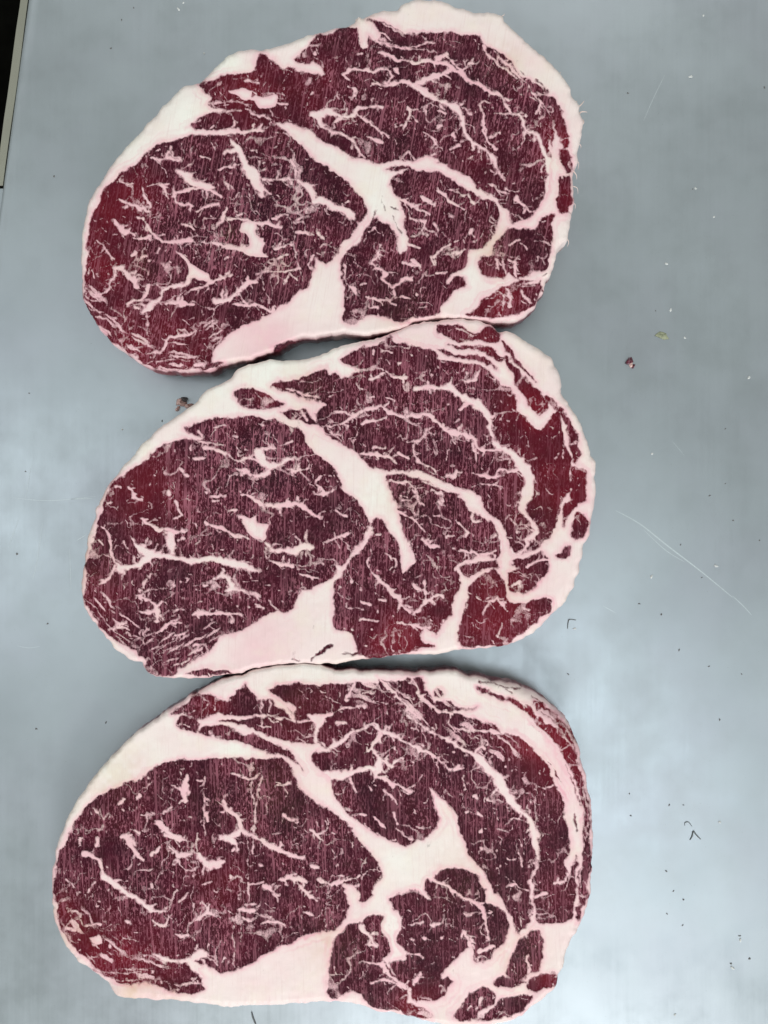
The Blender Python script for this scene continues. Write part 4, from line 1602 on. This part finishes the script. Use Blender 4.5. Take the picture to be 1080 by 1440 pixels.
r1, c1 = make_steak(DATA1, steak_root('raw ribeye steak with frayed white fat on its right edge, touching only the middle steak'), meat_material('marbled_meat_one', 10, 1, .52), 11, 10)
r2, c2 = make_steak(DATA2, steak_root('raw ribeye steak lying between the two others, small fat scrap by its edge'), meat_material('marbled_meat_two', 1.5, 2, .50), 41, 1)
r3, c3 = make_steak(DATA3, steak_root('raw ribeye steak with a forked white fat seam and dark red right rim'), meat_material('marbled_meat_three', -2, 3, .48), 71, -2)

# frayed fat fibres on the edge of the first steak
M_FAT = plain('frayed_fat', (.78, .62, .58), .5, .12, 700)
def fibre(pts, w, z, name, mat, parent, cen):
    path = bez(pts, 6)
    v, f = [], []
    n = 6
    for i, (x, y) in enumerate(path):
        x0, y0 = path[max(0, i - 1)]; x1, y1 = path[min(len(path) - 1, i + 1)]
        L = math.hypot(x1 - x0, y1 - y0) or 1
        nx, ny = -(y1 - y0) / L, (x1 - x0) / L
        t = i / (len(path) - 1)
        r = w * (1 - .75 * t) / 2
        for k in range(n):
            a = 2 * math.pi * k / n
            X, Y = at_counter(x + nx * r * math.cos(a), y + ny * r * math.cos(a), z)
            v.append((X - cen[0], Y - cen[1], z + r * S * math.sin(a) - .002 * t * t - cen[2]))
    for i in range(len(path) - 1):
        for k in range(n):
            a, b = i * n + k, i * n + (k + 1) % n
            f.append((a, b, b + n, a + n))
    f.append(tuple(range(n - 1, -1, -1))); f.append(tuple((len(path) - 1) * n + k for k in range(n)))
    return link_mesh(name, v, f, mat, parent)
for pts, w in (([(810, 152), (817, 147), (823, 139)], 2.6), ([(812, 165), (817, 157), (827, 155)], 3.2), ([(806, 150), (811, 142), (812, 140)], 2),
               ([(815, 178), (821, 172), (821, 165)], 3), ([(812, 200), (817, 204), (818, 206)], 1.6), ([(808, 226), (814, 228), (814, 236)], 1.4),
               ([(806, 262), (812, 264), (814, 270)], 1.3), ([(704, 24), (709, 20), (710, 16)], 1.8), ([(782, 103), (788, 102), (789, 98)], 1.6), ([(806, 240), (811, 246), (812, 250)], 1.6),
               ([(797, 335), (800, 340), (799, 345)], 1.6), ([(805, 285), (809, 287), (810, 292)], 1.4), ([(501, 34), (501, 27), (503, 24)], 3)):
    fibre(pts, w, T - .0035, 'fat_fibre', M_FAT, r1, c1)

# ---------------------------------------------------------------- scraps and crumbs on the counter
def lump(name, x, y, rx, ry, h, mat, seed, parent=None, rot=0.0, seg=(10, 6)):
    r = random.Random(seed)
    v, f = [], []
    nu, nv = seg
    bx, by = at_counter(x, y)
    ph = [r.uniform(0, 6.28) for _ in range(6)]
    for j in range(nv):
        lat = math.pi / 2 * j / (nv - 1) if nv > 1 else 0
        for i in range(nu):
            a = 2 * math.pi * i / nu
            k = 1 + .25 * math.sin(2 * a + ph[0]) + .16 * math.sin(3 * a + ph[1] + lat) + .1 * math.sin(5 * a + ph[2])
            cr = math.cos(lat) ** .7 if j < nv - 1 else .02
            px, py = rx * S * k * cr * math.cos(a), ry * S * k * cr * math.sin(a)
            c, s = math.cos(rot), math.sin(rot)
            zz = h * math.sin(lat) * (1 + .3 * math.sin(2 * a + ph[3]))
            v.append((px * c - py * s, px * s + py * c, zz + .00002))
    for j in range(nv - 1):
        for i in range(nu):
            a, b = j * nu + i, j * nu + (i + 1) % nu
            f.append((a, b, b + nu, a + nu))
    f.append(tuple((nv - 1) * nu + i for i in range(nu))); f.append(tuple(range(nu - 1, -1, -1)))
    o = link_mesh(name, v, f, mat, parent)
    if parent is None: o.location = (bx, by, 0)
    else: o.location = (bx - parent.location[0], by - parent.location[1], 0)
    return o
M_CRW = plain('crumb_fat', (.62, .64, .64), .4, .1)
M_CRD = plain('crumb_dark', (.14, .14, .14), .5, .4)
M_CRR = plain('crumb_meat', (.10, .018, .035), .4, .5, 1500)
M_CRP = plain('crumb_pink', (.80, .56, .52), .45, .2, 1500)
M_GRN = plain('herb_green', (.25, .27, .18), .6, .4, 1200)
M_HAIR = plain('dark_fibre', (.10, .11, .115), .5, .3)

scrap = bpy.data.objects.new('meat_scrap', None); COL.objects.link(scrap)
bx, by = at_counter(258, 566); scrap.location = (bx, by, 0)
tag(scrap, 'pale meat scrap with a dark bit beside the upper left edge of the middle steak', 'meat scrap')
lump('fat_bit', 255, 566, 8, 6, .0030, M_CRP, 5, scrap, .5)
lump('dark_bit', 260, 562, 5, 3.5, .0045, M_CRD, 6, scrap, -.3)
lump('fat_bit', 250, 575, 4, 3, .0018, M_CRP, 7, scrap, 1)
lump('fat_bit', 266, 571, 6, 4, .0030, M_CRP, 8, scrap, .2)

o = lump('herb_flake', 931, 472, 9, 6, .0006, M_GRN, 12); tag(o, 'small green flake on the counter right of the steaks', 'flake')
mb = bpy.data.objects.new('meat_bit', None); COL.objects.link(mb)
bx, by = at_counter(886, 510); mb.location = (bx, by, 0)
tag(mb, 'small maroon meat bit below the green flake', 'meat bit')
lump('lean_piece', 885, 508, 5, 6, .0022, M_CRR, 21, mb, .4)
lump('fat_piece', 887, 513, 4, 3, .0016, M_CRP, 22, mb, .9)
lump('lean_piece', 890, 515, 3, 3, .0014, M_CRR, 23, mb, .1)

def wire(name, pts, w, mat, label, cat):
    P = [at_counter(x, y) for x, y in bez(pts, 8)]
    v, f = [], []
    n = 6
    cx, cy = P[0]
    for i, (x, y) in enumerate(P):
        x0, y0 = P[max(0, i - 1)]; x1, y1 = P[min(len(P) - 1, i + 1)]
        L = math.hypot(x1 - x0, y1 - y0) or 1
        nx, ny = -(y1 - y0) / L, (x1 - x0) / L
        r = w * S / 2 * (.5 + .5 * math.sin(math.pi * (.1 + .8 * i / (len(P) - 1))))
        for k in range(n):
            a = 2 * math.pi * k / n
            v.append((x - cx + nx * r * math.cos(a), y - cy + ny * r * math.cos(a), r * (1.05 + math.sin(a))))
    for i in range(len(P) - 1):
        for k in range(n):
            a, b = i * n + k, i * n + (k + 1) % n
            f.append((a, b, b + n, a + n))
    f.append(tuple(range(n - 1, -1, -1))); f.append(tuple((len(P) - 1) * n + k for k in range(n)))
    o = link_mesh(name, v, f, mat)
    o.location = (cx, cy, 0)
    tag(o, label, cat)
    return o
wire('dark_fibre', [(354, 1423), (356, 1431), (360, 1441)], 2.4, M_HAIR, 'short black fibre at the lower edge of the bottom steak', 'fibre')
wire('dark_fibre', [(970, 1181), (973, 1176), (975, 1169), (979, 1174), (985, 1180)], 2.0, M_HAIR, 'black angled fibre on the counter right of the bottom steak', 'fibre')
wire('dark_fibre', [(963, 1161), (963, 1157), (968, 1156), (973, 1162)], 1.2, M_HAIR, 'thin hooked fibre just above the black angled fibre', 'fibre')
wire('dark_fibre', [(798, 884), (799, 874), (801, 871), (810, 872)], 1.6, M_HAIR, 'small bent dark fibre near the lower right of the middle steak', 'fibre')

for i, (x, y, r) in enumerate([(971, 108, 3.4), (1004, 305, 2.2), (937, 371, 2.8), (943, 436, 3), (963, 475, 2.4), (1053, 531, 3.2), (917, 638, 2.4), (1007, 796, 3.2),
                               (916, 811, 3), (251, 13, 3), (258, 4, 2), (287, 75, 2), (978, 265, 2.4), (1041, 1322, 3), (1030, 1361, 3.4), (949, 1427, 2.4), (1012, 1156, 2.4), (808, 884, 2.6), (989, 22, 2.2), (172, 604, 2)]):
    o = lump('fat_crumb', x, y, r * .9, r * .65, r * S * .5, M_CRW, 100 + i, None, i * 1.3, (8, 4))
    tag(o, 'tiny white fat crumb on the bare steel counter', 'crumb', 'tiny white crumbs on the counter')
for i, (x, y, r) in enumerate([(883, 131, 2.4), (1075, 123, 2.4), (974, 266, 1.6), (998, 697, 2.4), (922, 437, 1.6), (957, 766, 2), (899, 849, 2.4), (930, 864, 2.6), (955, 914, 2.6), (987, 812, 1.8), (1012, 1012, 2.6),
                               (1068, 760, 2), (1031, 732, 2.2), (885, 1116, 2), (941, 1132, 2.4), (961, 1132, 2), (937, 1225, 2.6), (947, 1253, 2.2), (961, 1265, 2.6), (938, 1285, 2.2), (960, 1301, 2.2), (1040, 1316, 2.6), (1028, 1355, 2.8),
                               (1054, 1348, 3), (887, 1147, 2.4), (188, 11, 2), (171, 28, 2.2), (156, 68, 2.4), (76, 248, 2.6), (24, 779, 3), (67, 877, 2.4), (51, 1025, 2.8), (149, 1016, 2.4), (41, 553, 2), (36, 663, 2), (228, 592, 2.2),
                               (1020, 603, 1.8), (799, 948, 2.4), (813, 1059, 2.8), (997, 937, 2.2), (1043, 948, 1.8), (1020, 680, 1.6)]):
    o = lump('dark_crumb', x, y, r * .72, r * .5, r * S * .35, M_CRD, 300 + i, None, i * 2.1, (8, 4))
    tag(o, 'tiny dark speck of grit on the bare steel counter', 'speck', 'tiny dark specks on the counter')
